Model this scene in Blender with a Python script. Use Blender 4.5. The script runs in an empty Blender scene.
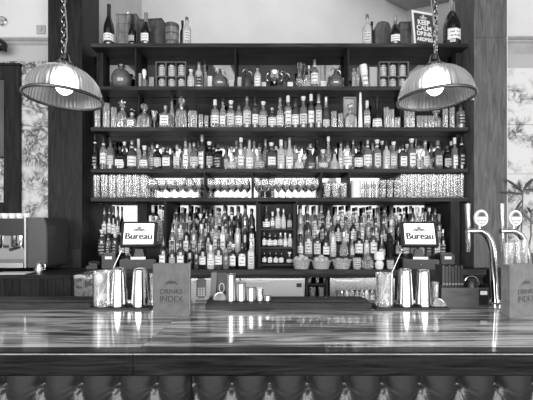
import bpy, bmesh, math, random
from mathutils import Vector, Matrix
PI = math.pi
random.seed(7)
S = bpy.context.scene
COL = S.collection
F = 380.0; CX = 266.5; HY = 230.0; EYE = 1.5
def px(x, D): return (x - CX) * D / F
def pz(y, D): return EYE + (HY - y) * D / F

# ------------------------------------------------------------------ camera, world, lights, exposure
cam = bpy.data.cameras.new('camera'); cam_o = bpy.data.objects.new('camera', cam); COL.objects.link(cam_o)
cam.sensor_width = 36; cam.lens = 36 * F / 533.0; cam.shift_y = (HY - 200) / 533.0
cam.clip_start = 0.02
cam_o.location = (0, 0, EYE); cam_o.rotation_euler = (PI / 2, 0, 0)
S.camera = cam_o
S.view_settings.view_transform = 'Standard'; S.view_settings.look = 'None'
S.view_settings.gamma = 1; S.view_settings.use_curve_mapping = False
S.view_settings.exposure = 0.55
S.cycles.transparent_max_bounces = 24
S.cycles.max_bounces = 10
w = bpy.data.worlds.new('World'); S.world = w; w.use_nodes = True
w.node_tree.nodes['Background'].inputs[0].default_value = (1, 1, 1, 1)
w.node_tree.nodes['Background'].inputs[1].default_value = 0.50
def area(name, loc, rot, sx, sy, power, spread=PI):
    l = bpy.data.lights.new(name, 'AREA'); l.shape = 'RECTANGLE'; l.size = sx; l.size_y = sy; l.energy = power; l.spread = spread
    o = bpy.data.objects.new(name, l); COL.objects.link(o); o.location = loc; o.rotation_euler = rot; return o
# daylight through the six tall street windows in the wall behind the camera, facing the bar
for wx in (-4.5, -2.7, -.9, .9, 2.7, 4.5):
    area('window_daylight', (wx, -3.93, 2.45), (PI / 2, 0, 0), 1.3, 2.9, 92)
# added fill under the ceiling, so the mirror reflects paler patches
area('added_ceiling_fill', (0, -.7, 3.4), (PI, 0, 0), 5.5, 1.0, 150)
# added lamp under the bar's rear lip, to brighten the fridge fronts
area('added_underbar_fill', (0.1, 1.93, .98), (PI / 2, 0, 0), 3.2, .08, 2.5)
# added lamp above the recess behind the shelving, to brighten its wall
area('added_recess_fill', (0.1, 4.35, 5.0), (0, 0, 0), 2.6, 0.9, 4)

# ------------------------------------------------------------------ materials
M = {}
def nodes(name):
    m = bpy.data.materials.new(name); m.use_nodes = True
    return m, m.node_tree, m.node_tree.nodes, m.node_tree.links
def g3(v): return (v, v, v, 1)
def plain(name, v, rough=0.5, metal=0.0, spec=0.5, coat=0.0, bump=0.0, bscale=200, vary=0.0, vscale=8):
    m, t, n, l = nodes(name); b = n['Principled BSDF']
    b.inputs['Base Color'].default_value = g3(v); b.inputs['Roughness'].default_value = rough
    b.inputs['Metallic'].default_value = metal; b.inputs['Specular IOR Level'].default_value = spec
    b.inputs['Coat Weight'].default_value = coat
    if vary:
        tc = n.new('ShaderNodeTexCoord'); nz = n.new('ShaderNodeTexNoise'); nz.inputs['Scale'].default_value = vscale; nz.inputs['Detail'].default_value = 6
        r = n.new('ShaderNodeValToRGB'); l.new(tc.outputs['Object'], nz.inputs['Vector']); l.new(nz.outputs['Fac'], r.inputs[0])
        r.color_ramp.elements[0].position = .3; r.color_ramp.elements[1].position = .7
        r.color_ramp.elements[0].color = g3(max(v - vary, 0.003)); r.color_ramp.elements[1].color = g3(v + vary); l.new(r.outputs[0], b.inputs['Base Color'])
    if bump:
        tc = n.new('ShaderNodeTexCoord'); nz = n.new('ShaderNodeTexNoise'); nz.inputs['Scale'].default_value = bscale; nz.inputs['Detail'].default_value = 4
        bp = n.new('ShaderNodeBump'); bp.inputs['Strength'].default_value = bump; bp.inputs['Distance'].default_value = .004
        l.new(tc.outputs['Object'], nz.inputs['Vector']); l.new(nz.outputs['Fac'], bp.inputs['Height']); l.new(bp.outputs[0], b.inputs['Normal'])
    M[name] = m; return m
def wood(name, dark, light, stretch, scale=6, rough=.35, p0=.3, p1=.72, coat=0.0, coord='Object', bump=.15, coat_rough=.05, spec=.5):
    m, t, n, l = nodes(name); b = n['Principled BSDF']
    tc = n.new('ShaderNodeTexCoord'); mp = n.new('ShaderNodeMapping'); mp.inputs['Scale'].default_value = stretch
    nz = n.new('ShaderNodeTexNoise'); nz.inputs['Scale'].default_value = scale; nz.inputs['Detail'].default_value = 9; nz.inputs['Distortion'].default_value = 1.1; nz.inputs['Roughness'].default_value = .62
    r = n.new('ShaderNodeValToRGB'); r.color_ramp.elements[0].position = p0; r.color_ramp.elements[1].position = p1
    r.color_ramp.elements[0].color = g3(dark); r.color_ramp.elements[1].color = g3(light)
    l.new(tc.outputs[coord], mp.inputs[0]); l.new(mp.outputs[0], nz.inputs['Vector']); l.new(nz.outputs['Fac'], r.inputs[0]); l.new(r.outputs[0], b.inputs['Base Color'])
    bp = n.new('ShaderNodeBump'); bp.inputs['Strength'].default_value = bump; bp.inputs['Distance'].default_value = .002
    l.new(nz.outputs['Fac'], bp.inputs['Height']); l.new(bp.outputs[0], b.inputs['Normal'])
    b.inputs['Roughness'].default_value = rough; b.inputs['Coat Weight'].default_value = coat; b.inputs['Coat Roughness'].default_value = coat_rough
    b.inputs['Specular IOR Level'].default_value = spec
    M[name] = m; return m
def thin_glass(name, tint=.93, gloss=.9, milk=.06, milkcol=.9, blend=.35, rough=.03, k=.9):
    m, t, n, l = nodes(name); n.remove(n['Principled BSDF']); out = n['Material Output']
    tr = n.new('ShaderNodeBsdfTransparent'); tr.inputs[0].default_value = g3(tint)
    gl = n.new('ShaderNodeBsdfGlossy'); gl.inputs[0].default_value = g3(gloss); gl.inputs['Roughness'].default_value = rough
    df = n.new('ShaderNodeBsdfDiffuse'); df.inputs[0].default_value = g3(milkcol)
    lw = n.new('ShaderNodeLayerWeight'); lw.inputs['Blend'].default_value = blend
    ma = n.new('ShaderNodeMath'); ma.operation = 'MULTIPLY'; ma.inputs[1].default_value = k; l.new(lw.outputs['Facing'], ma.inputs[0])
    m1 = n.new('ShaderNodeMixShader'); m1.inputs[0].default_value = milk; l.new(tr.outputs[0], m1.inputs[1]); l.new(df.outputs[0], m1.inputs[2])
    m2 = n.new('ShaderNodeMixShader'); l.new(ma.outputs[0], m2.inputs[0]); l.new(m1.outputs[0], m2.inputs[1]); l.new(gl.outputs[0], m2.inputs[2])
    l.new(m2.outputs[0], out.inputs['Surface']); M[name] = m; return m
def emit(name, v, s):
    m, t, n, l = nodes(name); b = n['Principled BSDF']
    b.inputs['Base Color'].default_value = g3(v); b.inputs['Emission Color'].default_value = g3(v); b.inputs['Emission Strength'].default_value = s
    M[name] = m; return m
def paper(name, pap, ink, lines=3, cover=.5):
    m, t, n, l = nodes(name); b = n['Principled BSDF']; b.inputs['Roughness'].default_value = .6
    tc = n.new('ShaderNodeTexCoord'); sp = n.new('ShaderNodeSeparateXYZ'); l.new(tc.outputs['Generated'], sp.inputs[0])
    oi = n.new('ShaderNodeObjectInfo')
    def math_(op, a, c=None):
        q = n.new('ShaderNodeMath'); q.operation = op
        for i, v in enumerate((a, c)):
            if v is None: continue
            if isinstance(v, (int, float)): q.inputs[i].default_value = v
            else: l.new(v, q.inputs[i])
        return q.outputs[0]
    zz = math_('FRACT', math_('ADD', math_('MULTIPLY', sp.outputs[2], lines), oi.outputs['Random']))
    band = math_('GREATER_THAN', zz, 1 - cover)
    mid = math_('LESS_THAN', math_('ABSOLUTE', math_('SUBTRACT', sp.outputs[0], .5)), .36)
    nz = n.new('ShaderNodeTexNoise'); nz.inputs['Scale'].default_value = 9; nz.inputs['Detail'].default_value = 2
    mp = n.new('ShaderNodeMapping'); mp.inputs['Scale'].default_value = (2.2, 0, 1); l.new(tc.outputs['Generated'], mp.inputs[0])
    l.new(oi.outputs['Random'], mp.inputs['Location']); l.new(mp.outputs[0], nz.inputs['Vector'])
    nn = math_('GREATER_THAN', nz.outputs['Fac'], .46)
    f = math_('MULTIPLY', math_('MULTIPLY', band, mid), nn)
    mx = n.new('ShaderNodeMix'); mx.data_type = 'RGBA'; mx.inputs['A'].default_value = g3(pap); mx.inputs['B'].default_value = g3(ink)
    l.new(f, mx.inputs['Factor']); l.new(mx.outputs['Result'], b.inputs['Base Color']); M[name] = m; return m
def marble(name, pale, dark, scale=4.5, lo=.36, hi=.52):
    m, t, n, l = nodes(name); b = n['Principled BSDF']; b.inputs['Roughness'].default_value = .25
    tc = n.new('ShaderNodeTexCoord')
    n1 = n.new('ShaderNodeTexNoise'); n1.inputs['Scale'].default_value = scale; n1.inputs['Detail'].default_value = 11; n1.inputs['Roughness'].default_value = .68; n1.inputs['Distortion'].default_value = 1.6
    l.new(tc.outputs['Object'], n1.inputs['Vector'])
    ab = n.new('ShaderNodeMath'); ab.operation = 'SUBTRACT'; ab.inputs[1].default_value = .5; l.new(n1.outputs['Fac'], ab.inputs[0])
    aa = n.new('ShaderNodeMath'); aa.operation = 'ABSOLUTE'; l.new(ab.outputs[0], aa.inputs[0])
    r = n.new('ShaderNodeValToRGB'); r.color_ramp.elements[0].position = 0.0; r.color_ramp.elements[0].color = g3(dark)
    r.color_ramp.elements[1].position = .13; r.color_ramp.elements[1].color = g3(pale)
    e = r.color_ramp.elements.new(.05); e.color = g3((dark + pale) * .55)
    l.new(aa.outputs[0], r.inputs[0])
    n2 = n.new('ShaderNodeTexNoise'); n2.inputs['Scale'].default_value = scale * .8; n2.inputs['Detail'].default_value = 5; l.new(tc.outputs['Object'], n2.inputs['Vector'])
    r2 = n.new('ShaderNodeValToRGB'); r2.color_ramp.elements[0].position = lo; r2.color_ramp.elements[1].position = hi
    l.new(n2.outputs['Fac'], r2.inputs[0])
    mx = n.new('ShaderNodeMix'); mx.data_type = 'RGBA'; mx.inputs['A'].default_value = g3(pale); l.new(r2.outputs[0], mx.inputs['Factor']); l.new(r.outputs[0], mx.inputs['B'])
    l.new(mx.outputs['Result'], b.inputs['Base Color']); M[name] = m; return m

plain('plaster', .56, .8, vary=.04, vscale=2, spec=.2)
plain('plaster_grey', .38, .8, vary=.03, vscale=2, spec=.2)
plain('frieze_dark', .14, .6)
plain('frieze', .33, .6, vary=.06, vscale=6)
plain('ceiling_paint', .02, .8)
plain('room_wall', .2, .7)
plain('floor_dark', .06, .5, vary=.02)
marble('marble_pale', .56, .012, 6.5)
marble('marble_light', .62, .03, 8, .46, .62)
marble('marble_dark', .05, .22, 9)
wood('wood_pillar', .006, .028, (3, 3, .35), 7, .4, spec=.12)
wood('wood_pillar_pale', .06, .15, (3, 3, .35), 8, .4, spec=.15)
wood('wood_shelf', .012, .06, (.3, 3, 3), 7, .45, spec=.08)
wood('wood_upright', .008, .034, (3, 3, .4), 7, .5, spec=.08)
wood('wood_dark', .008, .04, (.25, 3, 3), 8, .45, spec=.1)
wood('wood_apron', .002, .024, (.35, 3, 5), 11, .5, p0=.36, p1=.72, spec=.08)
wood('wood_top', .04, .80, (.30, 4.5, 2), 6, .3, p0=.42, p1=.59, coat=1.0, coat_rough=.04, bump=.0)  # both tops: pale grain streaks brightened in colour to carry back-bar reflections
wood('wood_top_left', .03, .66, (.30, 3.4, 2), 7, .3, p0=.41, p1=.60, coat=1.0, coat_rough=.05, bump=.0)
wood('wood_strip', .01, .04, (.3, 3, 3), 8, .4, coat=.3, coat_rough=.06, bump=.0, spec=.15)
wood('wood_crate', .04, .28, (3, 3, .5), 9, .6, bump=.4)
wood('wood_crate_dark', .02, .12, (3, 3, .6), 9, .6, bump=.4)
wood('wood_caddy', .03, .085, (.4, 3, 3), 8, .5)
plain('mirror_smoked', .085, .05, 1.0, vary=.02, vscale=3)
plain('mirror', .17, .04, 1.0, vary=.05, vscale=3)
plain('chrome', .52, .10, 1.0)
plain('steel', .62, .24, 1.0)
plain('steel_pale', .48, .3, 1.0)
plain('pewter', .40, .3, 1.0)
plain('lamp_metal', .20, .25, 1.0)
plain('black_metal', .03, .35, .6)
plain('black_plastic', .012, .35)
plain('grey_plastic', .045, .4)
plain('rubber', .012, .55)
plain('edge_highlight', .13, .25, coat=.4)
plain('fridge_steel', .42, .4, .2)
plain('satin_pale', .5, .5, .1)
plain('machine_side', .05, .3)
plain('leather', .015, .38, bump=.12, bscale=260, coat=.15)
plain('leather_button', .02, .3)
plain('book_cover', .080, .55, bump=.35, bscale=120, vary=.02, vscale=30)
plain('book_cover_pale', .145, .55, bump=.35, bscale=120, vary=.03, vscale=30)
plain('emboss', .018, .6)
plain('emboss_pale', .06, .6)
plain('page', .72, .7)
plain('white_china', .78, .2, coat=.4)
plain('white_matt', .75, .6)
plain('card_grey', .35, .6)
plain('stoneware', .10, .22, coat=.6, vary=.03, vscale=12)
plain('wicker', .32, .7, bump=.8, bscale=90, vary=.12, vscale=60)
plain('fruit', .42, .4, bump=.25, bscale=160)
plain('leaf', .05, .4)
plain('glass_dark', .010, .05, spec=.7, coat=.6)
plain('glass_mid', .05, .06, spec=.7, coat=.6)
plain('glass_amber', .13, .07, spec=.7, coat=.5)
plain('glass_pale', .42, .15, coat=.6)
thin_glass('glass_clear', .92, .97, .13, .9, .45, .03, .9)
thin_glass('glass_drink', .93, .97, .09, .95, .5, .02, 1.0)
thin_glass('glass_heavy', .90, .97, .12, .95, .55, .02, 1.0)
thin_glass('glass_pane', .96, .95, .0, .9, .15, .01, .35)
thin_glass('glass_lamp', .80, .95, .10, .95, .5, .05, .8)
_t = M['glass_lamp'].node_tree; _m = [q for q in _t.nodes if q.type == 'MIX_SHADER' and q.inputs[0].default_value < .2][0]
_rf = _t.nodes.new('ShaderNodeBsdfRefraction'); _rf.inputs['Color'].default_value = g3(.92); _rf.inputs['Roughness'].default_value = .62; _rf.inputs['IOR'].default_value = 1.12
_m2 = _t.nodes.new('ShaderNodeMixShader'); _m2.inputs[0].default_value = .80
_dst = _m.outputs[0].links[0].to_socket
_tl = _t.nodes.new('ShaderNodeBsdfTranslucent'); _tl.inputs[0].default_value = g3(.95)
_m3 = _t.nodes.new('ShaderNodeMixShader'); _m3.inputs[0].default_value = .22; _t.links.new(_rf.outputs[0], _m3.inputs[1]); _t.links.new(_tl.outputs[0], _m3.inputs[2])
_t.links.new(_m.outputs[0], _m2.inputs[1]); _t.links.new(_m3.outputs[0], _m2.inputs[2]); _t.links.new(_m2.outputs[0], _dst)
paper('paper_white', .72, .06, 3, .34)
paper('paper_grey', .40, .04, 3, .4)
paper('paper_black', .025, .55, 3, .35)
paper('paper_cream', .58, .10, 4, .45)
paper('tin_print', .50, .06, 5, .5)
plain('cap_black', .02, .35)
plain('cap_white', .65, .4)
plain('cap_silver', .55, .3, .9)
plain('cap_grey', .18, .4)
emit('screen_white', .9, 1.05)
plain('ink', .06, .6)
plain('ink_grey', .25, .6)
plain('chalkboard', .05, .6)
plain('chalk', .75, .7)
plain('ice', .7, .2, coat=.5)
emit('bulb', 1.0, 9)

# ------------------------------------------------------------------ mesh helpers
class MB:
    def __init__(s): s.v = []; s.f = []
    def add(s, vs, fs, mat=None):
        o = len(s.v)
        s.v += [tuple(mat @ Vector(p)) if mat else tuple(p) for p in vs]
        s.f += [tuple(i + o for i in f) for f in fs]; return s
    def box(s, x0, x1, y0, y1, z0, z1, mat=None):
        vs = [(x0, y0, z0), (x1, y0, z0), (x1, y1, z0), (x0, y1, z0), (x0, y0, z1), (x1, y0, z1), (x1, y1, z1), (x0, y1, z1)]
        return s.add(vs, [(0, 3, 2, 1), (4, 5, 6, 7), (0, 1, 5, 4), (1, 2, 6, 5), (2, 3, 7, 6), (3, 0, 4, 7)], mat)
    def lathe(s, prof, seg=20, c=(0, 0, 0), n=2.0, ys=1.0, a0=0.0, a1=2 * PI, rib=None, mat=None):
        # prof: (r, z) or (r, z, n); superellipse exponent n makes squarish sections
        full = abs(a1 - a0 - 2 * PI) < 1e-6; cnt = seg if full else seg + 1
        vs = []; fs = []
        for p in prof:
            e = p[2] if len(p) > 2 else n
            for k in range(cnt):
                a = a0 + (a1 - a0) * k / seg
                ca, sa = math.cos(a), math.sin(a)
                q = (abs(ca) ** e + abs(sa) ** e) ** (-1.0 / e)
                if e > 2.01: q = min(q, 1.32)
                r = p[0] * q * (rib(a, p) if rib else 1)
                vs.append((c[0] + r * ca, c[1] + r * sa * ys, c[2] + p[1]))
        for i in range(len(prof) - 1):
            for k in range(seg):
                k2 = (k + 1) % cnt
                fs.append((i * cnt + k, i * cnt + k2, (i + 1) * cnt + k2, (i + 1) * cnt + k))
        return s.add(vs, fs, mat)
    def tube(s, pts, r, seg=10, cap=True, mat=None, closed=False):
        pts = [Vector(p) for p in pts]; N = len(pts); vs = []; fs = []
        rr = r if isinstance(r, (list, tuple)) else [r] * N
        up = None
        for i, p in enumerate(pts):
            if closed: t = pts[(i + 1) % N] - pts[i - 1]
            else: t = pts[min(i + 1, N - 1)] - pts[max(i - 1, 0)]
            t.normalize()
            if up is None:
                up = Vector((0, 0, 1)) if abs(t.z) < .9 else Vector((1, 0, 0))
            x = t.cross(up); x.normalize(); y = x.cross(t); up = y
            for k in range(seg):
                a = 2 * PI * k / seg
                vs.append(p + x * (rr[i] * math.cos(a)) + y * (rr[i] * math.sin(a)))
        for i in range(N if closed else N - 1):
            j = (i + 1) % N
            for k in range(seg):
                k2 = (k + 1) % seg; fs.append((i * seg + k, i * seg + k2, j * seg + k2, j * seg + k))
        if cap and not closed:
            fs.append(tuple(range(seg))); fs.append(tuple((N - 1) * seg + k for k in range(seg - 1, -1, -1)))
        return s.add(vs, fs, mat)
    def ball(s, c, r, seg=14, rings=8, ys=1, zs=1, mat=None):
        pr = [(max(r * math.sin(PI * i / rings), 1e-5), -r * zs * math.cos(PI * i / rings)) for i in range(rings + 1)]
        return s.lathe(pr, seg, c, 2, ys, mat=mat)
    def prism(s, poly, y0, y1, mat=None):            # polygon in XZ, extruded along Y
        n = len(poly)
        vs = [(p[0], y0, p[1]) for p in poly] + [(p[0], y1, p[1]) for p in poly]
        fs = [tuple(range(n)), tuple(range(2 * n - 1, n - 1, -1))] + [(i, i + n, (i + 1) % n + n, (i + 1) % n) for i in range(n)]
        return s.add(vs, fs, mat)
    def mesh(s, name, m, smooth=True, bevel=0.0, angle=35):
        me = bpy.data.meshes.new(name); me.from_pydata(s.v, [], s.f); me.validate()
        b = bmesh.new(); b.from_mesh(me)
        bmesh.ops.remove_doubles(b, verts=b.verts, dist=1e-6)
        bmesh.ops.recalc_face_normals(b, faces=b.faces)
        if bevel: bmesh.ops.bevel(b, geom=list(b.edges), offset=bevel, segments=2, affect='EDGES', clamp_overlap=True)
        b.to_mesh(me); b.free()
        if smooth:
            me.set_sharp_from_angle(angle=math.radians(angle))
            me.shade_smooth() if hasattr(me, 'shade_smooth') else None
            me.set_sharp_from_angle(angle=math.radians(angle))
        me.materials.append(M[m]); return me
    def build(s, name, m, parent=None, loc=(0, 0, 0), rot=(0, 0, 0), smooth=True, bevel=0.0, angle=35):
        return link(name, s.mesh(name, m, smooth, bevel, angle), parent, loc, rot)
def link(name, me, parent=None, loc=(0, 0, 0), rot=(0, 0, 0)):
    o = bpy.data.objects.new(name, me); COL.objects.link(o); o.location = loc; o.rotation_euler = rot
    if parent: o.parent = parent
    return o
def thing(name, label, cat, loc=(0, 0, 0), rz=0, group=None):
    o = bpy.data.objects.new(name, None); COL.objects.link(o); o.empty_display_size = .02
    o.location = loc; o.rotation_euler = (0, 0, rz); tag(o, label, cat, group); return o
def tag(o, label=None, cat=None, group=None, kind=None):
    if label: o['label'] = label
    if cat: o['category'] = cat
    if group: o['group'] = group
    if kind: o['kind'] = kind
    return o
def struct(name, mb, m, bevel=0.0, smooth=False):
    return tag(mb.build(name, m, smooth=smooth, bevel=bevel), kind='structure')
def copy_tree(o, parent=None):
    c = o.copy(); COL.objects.link(c); c.parent = parent
    for ch in [x for x in o.children]: copy_tree(ch, c)
    return c
def text(name, body, size, m, parent, loc, rot, sx=1.0, extrude=.0006, offset=0.0, align='CENTER', bold=0):
    cu = bpy.data.curves.new(name, 'FONT'); cu.body = body; cu.size = size; cu.extrude = extrude; cu.offset = offset
    cu.align_x = align; cu.align_y = 'CENTER'
    t = bpy.data.objects.new('tmp_text', cu); COL.objects.link(t)
    dg = bpy.context.evaluated_depsgraph_get(); dg.update()
    me = bpy.data.meshes.new_from_object(t.evaluated_get(dg)); bpy.data.objects.remove(t)
    me.materials.clear(); me.materials.append(M[m])
    for v in me.vertices: v.co.x *= sx
    if bold:
        b = bmesh.new(); b.from_mesh(me); src = list(b.verts) + list(b.edges) + list(b.faces)
        for dx, dz in ((bold, 0), (-bold, 0), (0, bold * .6)):
            g = bmesh.ops.duplicate(b, geom=src); bmesh.ops.translate(b, verts=[q for q in g['geom'] if isinstance(q, bmesh.types.BMVert)], vec=(dx, dz, abs(dx) * .02))
        b.to_mesh(me); b.free()
    return link(name, me, parent, loc, rot)
ORD = ['zeroth', 'first', 'second', 'third', 'fourth', 'fifth', 'sixth', 'seventh', 'eighth', 'ninth', 'tenth', 'eleventh', 'twelfth', 'thirteenth', 'fourteenth', 'fifteenth', 'sixteenth', 'seventeenth', 'eighteenth', 'nineteenth']
TENS = {2: 'twent', 3: 'thirt', 4: 'fort', 5: 'fift'}
def ordw(n):
    if n < 20: return ORD[n]
    return TENS[n // 10] + 'ieth' if n % 10 == 0 else TENS[n // 10] + 'y-' + ORD[n % 10]

# ------------------------------------------------------------------ the setting
ZB = 1.133                      # bar top
ZC = 1.160                      # back counter top
DF, DM = 3.5, 3.8               # shelf fronts, mirror
PX0, PX1 = px(82, 3.45), px(474, 3.45)      # inner faces of the two pillars
LX0 = px(48, 3.45); RX1 = px(507, 3.45)
struct('floor', MB().box(-5.6, 5.6, -4.2, 5.4, -.05, 0), 'floor_dark')
struct('ceiling', MB().box(-5.6, 5.6, -4.2, 3.1, 4.75, 4.85), 'ceiling_paint')
cp = MB()                       # unseen pale panels, added on the ceiling to reflect as mirror patches
for x0, x1, y0, y1, a in ((-3.5, -2.75, -1.5, 1.6, .12), (-2.15, -1.75, -.6, 1.3, -.2), (-1.05, -.72, -1.0, 1.5, .1), (.95, 1.45, -1.2, 1.4, -.15), (2.2, 2.6, -.4, 1.5, .1), (-.2, .1, .2, 1.6, .2), (3.0, 3.7, -1.2, 1.2, -.1)):
    cp.box(x0, x1, y0, y1, 4.73, 4.749, Matrix.Translation(((x0 + x1) / 2, 0, 0)) @ Matrix.Rotation(a, 4, 'Z') @ Matrix.Translation((-(x0 + x1) / 2, 0, 0)))
struct('added_ceiling_panels', cp, 'plaster')
wb = MB()                       # street wall with six window openings
for a, b in ((-5.6, -5.15), (-3.85, -3.35), (-2.05, -1.55), (-.25, .25), (1.55, 2.05), (3.35, 3.85), (5.15, 5.6)): wb.box(a, b, -4.1, -4.0, 0, 4.75)
for a in (-5.15, -3.35, -1.55, .25, 2.05, 3.85): wb.box(a, a + 1.3, -4.1, -4.0, 0, 1.0); wb.box(a, a + 1.3, -4.1, -4.0, 3.9, 4.75)
struct('wall_street', wb, 'room_wall')
# upper recess behind the shelving
struct('wall_back', MB().box(PX0 - .1, PX1 + .1, 5.1, 5.2, 0, 5.3), 'plaster')
struct('wall_recess_left', MB().box(PX0 - .08, PX0, DM + .02, 5.1, 0, 5.3), 'plaster')
struct('wall_recess_right', MB().box(PX1, PX1 + .08, DM + .02, 5.1, 0, 5.3), 'plaster')
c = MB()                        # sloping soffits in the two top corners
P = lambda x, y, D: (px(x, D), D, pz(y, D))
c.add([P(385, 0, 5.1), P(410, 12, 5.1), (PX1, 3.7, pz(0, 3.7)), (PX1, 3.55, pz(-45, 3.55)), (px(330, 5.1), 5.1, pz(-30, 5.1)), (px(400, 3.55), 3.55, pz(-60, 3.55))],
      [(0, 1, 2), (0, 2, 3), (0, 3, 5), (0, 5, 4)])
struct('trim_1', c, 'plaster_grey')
struct('trim_2', MB().box(PX0 - .1, PX1 + .1, 3.1, 5.2, 5.3, 5.36), 'plaster')
# pillars
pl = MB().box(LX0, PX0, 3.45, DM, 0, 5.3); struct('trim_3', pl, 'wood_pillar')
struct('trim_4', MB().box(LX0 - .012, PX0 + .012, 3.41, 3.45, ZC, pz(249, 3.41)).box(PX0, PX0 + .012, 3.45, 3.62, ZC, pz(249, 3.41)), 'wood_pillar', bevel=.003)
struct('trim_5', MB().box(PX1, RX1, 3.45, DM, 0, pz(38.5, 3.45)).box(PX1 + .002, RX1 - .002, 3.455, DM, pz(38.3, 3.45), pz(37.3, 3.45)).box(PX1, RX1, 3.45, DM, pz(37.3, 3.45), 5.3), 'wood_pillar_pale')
struct('trim_6', MB().box(RX1, RX1 + .018, 3.47, 3.72, 0, 5.3), 'page')
# left wall
DW = 3.7
struct('wall_left', MB().box(-4.5, LX0, DW, DW + .1, 0, 5.3), 'plaster')
struct('wall_right', MB().box(RX1, 4.5, DW, DW + .1, 0, 5.3), 'plaster')
def cornice(name, x0, x1, y0, y1, m):
    mb = MB(); zs = pz(y0, DW), pz(y1, DW); h = zs[0] - zs[1]
    pr = [(DW, zs[0]), (DW - .06, zs[0]), (DW - .06, zs[0] - .2 * h), (DW - .045, zs[0] - .4 * h), (DW - .03, zs[0] - .5 * h), (DW - .03, zs[0] - .72 * h), (DW - .015, zs[1]), (DW, zs[1])]
    n = len(pr); vs = [(x0, a, b) for a, b in pr] + [(x1, a, b) for a, b in pr]
    mb.add(vs, [tuple(range(n)), tuple(range(2 * n - 1, n - 1, -1))] + [(i, i + n, (i + 1) % n + n, (i + 1) % n) for i in range(n)])
    return struct(name, mb, m)
cornice('trim_7', -4.4, LX0, 40, 46, 'frieze')
cornice('trim_8', RX1 + .018, 4.4, 39, 44, 'frieze')
struct('trim_9', MB().box(-4.4, LX0, DW - .012, DW, pz(62, DW), pz(46, DW)), 'plaster_grey')
struct('trim_10', MB().box(RX1 + .018, 4.4, DW - .012, DW, pz(55, DW), pz(44, DW)), 'frieze')
struct('trim_11', MB().box(RX1 + .018, 4.4, DW - .016, DW, pz(69, DW), pz(55, DW)), 'plaster_grey')
struct('trim_12', MB().box(-4.4, LX0, DW - .02, DW, 0, pz(62, DW)), 'marble_pale')
mr = MB()
for a, b in ((69, 125), (125.5, 174), (174.6, 300)): mr.box(RX1 + .018, 4.4, DW - .02, DW, pz(b, DW), pz(a, DW))
struct('trim_13', mr, 'marble_light')

# ------------------------------------------------------------------ bar counter
bar = thing('bar_counter', 'long polished timber bar counter with buttoned leather front', 'bar counter', (0, 1.125, 0))
Y0 = 1.125; BX = 2.1
mx = px(133, 1.125)
def loc(mb_y): return mb_y - Y0
def slab(poly, z0, z1):
    n = len(poly); m = MB()
    m.add([(a, b - Y0, z0) for a, b in poly] + [(a, b - Y0, z1) for a, b in poly],
          [tuple(range(n - 1, -1, -1)), tuple(range(n, 2 * n))] + [(i, (i + 1) % n, (i + 1) % n + n, i + n) for i in range(n)])
    return m
YS = 1.192                       # dark edge strip runs from the front to here
a_, b_ = (px(140, YS), YS), (px(186, 1.74), 1.74)
tl = slab([(-BX, YS), a_, b_, (b_[0], 2.0), (-BX, 2.0)], ZB - .04, ZB).build('worktop', 'wood_top_left', bar, bevel=.001, smooth=False)
tl['label'] = 'duller left-hand worktop board cut on a mitre'
slab([(a_[0] + .001, YS), (BX, YS), (BX, 2.0), (b_[0] + .001, 2.0), (b_[0] + .001, 1.74)], ZB - .04, ZB).build('worktop', 'wood_top', bar, bevel=.001, smooth=False)
slab([(-BX, Y0 + .004), (BX, Y0 + .004), (BX, YS - .001), (-BX, YS - .001)], ZB - .04, ZB + .0002).build('edge_strip', 'wood_strip', bar, smooth=False)
ap = [(-.0, ZB - .004), (.006, ZB + .001), (.02, ZB + .0004), (.02, ZB - .066), (.003, ZB - .066), (0, ZB - .062)]
for x0, x1 in ((-BX, mx - .0012), (mx + .0012, BX)):
    n = len(ap); m = MB(); m.add([(x0, a, b) for a, b in ap] + [(x1, a, b) for a, b in ap], [tuple(range(n)), tuple(range(2 * n - 1, n - 1, -1))] + [(i, i + n, (i + 1) % n + n, (i + 1) % n) for i in range(n)])
    m.build('front_edge', 'wood_apron', bar, smooth=False)
    MB().tube([(x0, .0015, ZB - .0015), (x1, .0015, ZB - .0015)], .0026, 10).build('edge_highlight', 'edge_highlight', bar)  # paler tube added to stand in for the highlight along the edge
# buttoned leather
sx_ = .1165; bx0 = px(269.5, 1.165); bz0 = pz(386.5, 1.165); rowh = .105
def tuft_h(x, z):
    u = (x - bx0) / sx_; w_ = (z - bz0) / rowh
    if w_ >= 0:
        c_ = abs(math.sin(PI * u)); h = min(1, c_ ** .55); d2 = ((u - round(u)) * sx_) ** 2 + (z - bz0) ** 2
        h *= min(1, .55 + .45 * w_ * 2.5) if c_ < .3 else 1
    else:
        a = u + w_ / 2; b = u - w_ / 2
        h = .45 + .55 * (abs(math.sin(PI * a)) * abs(math.sin(PI * b))) ** .6
        par = .5 * (round(w_) % 2); du = (u - (round(u - par) + par)) * sx_; dz_ = (w_ - round(w_)) * rowh
        d2 = du * du + dz_ * dz_; ang = math.atan2(dz_, du)
        h += .14 * math.cos(ang * 13) * math.exp(-d2 / .0009) * min(1, d2 / .0001)
    return .034 * h - .012 * math.exp(-d2 / .00025)
def tuft(x0, x1):
    m = MB(); nx = int((x1 - x0) / .0055); zt, zb = ZB - .05, .62; nz = int((zt - zb) / .0055)
    vs = []
    for j in range(nz + 1):
        for i in range(nx + 1):
            x = x0 + (x1 - x0) * i / nx; z = zb + (zt - zb) * j / nz
            e = min(1, min(x - x0, x1 - x) / .012)
            vs.append((x, 1.176 - Y0 - tuft_h(x, z) * e, z))
    fs = [(j * (nx + 1) + i, j * (nx + 1) + i + 1, (j + 1) * (nx + 1) + i + 1, (j + 1) * (nx + 1) + i) for j in range(nz) for i in range(nx)]
    m.add(vs, fs); return m
sm = px(191, 1.165)
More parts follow.
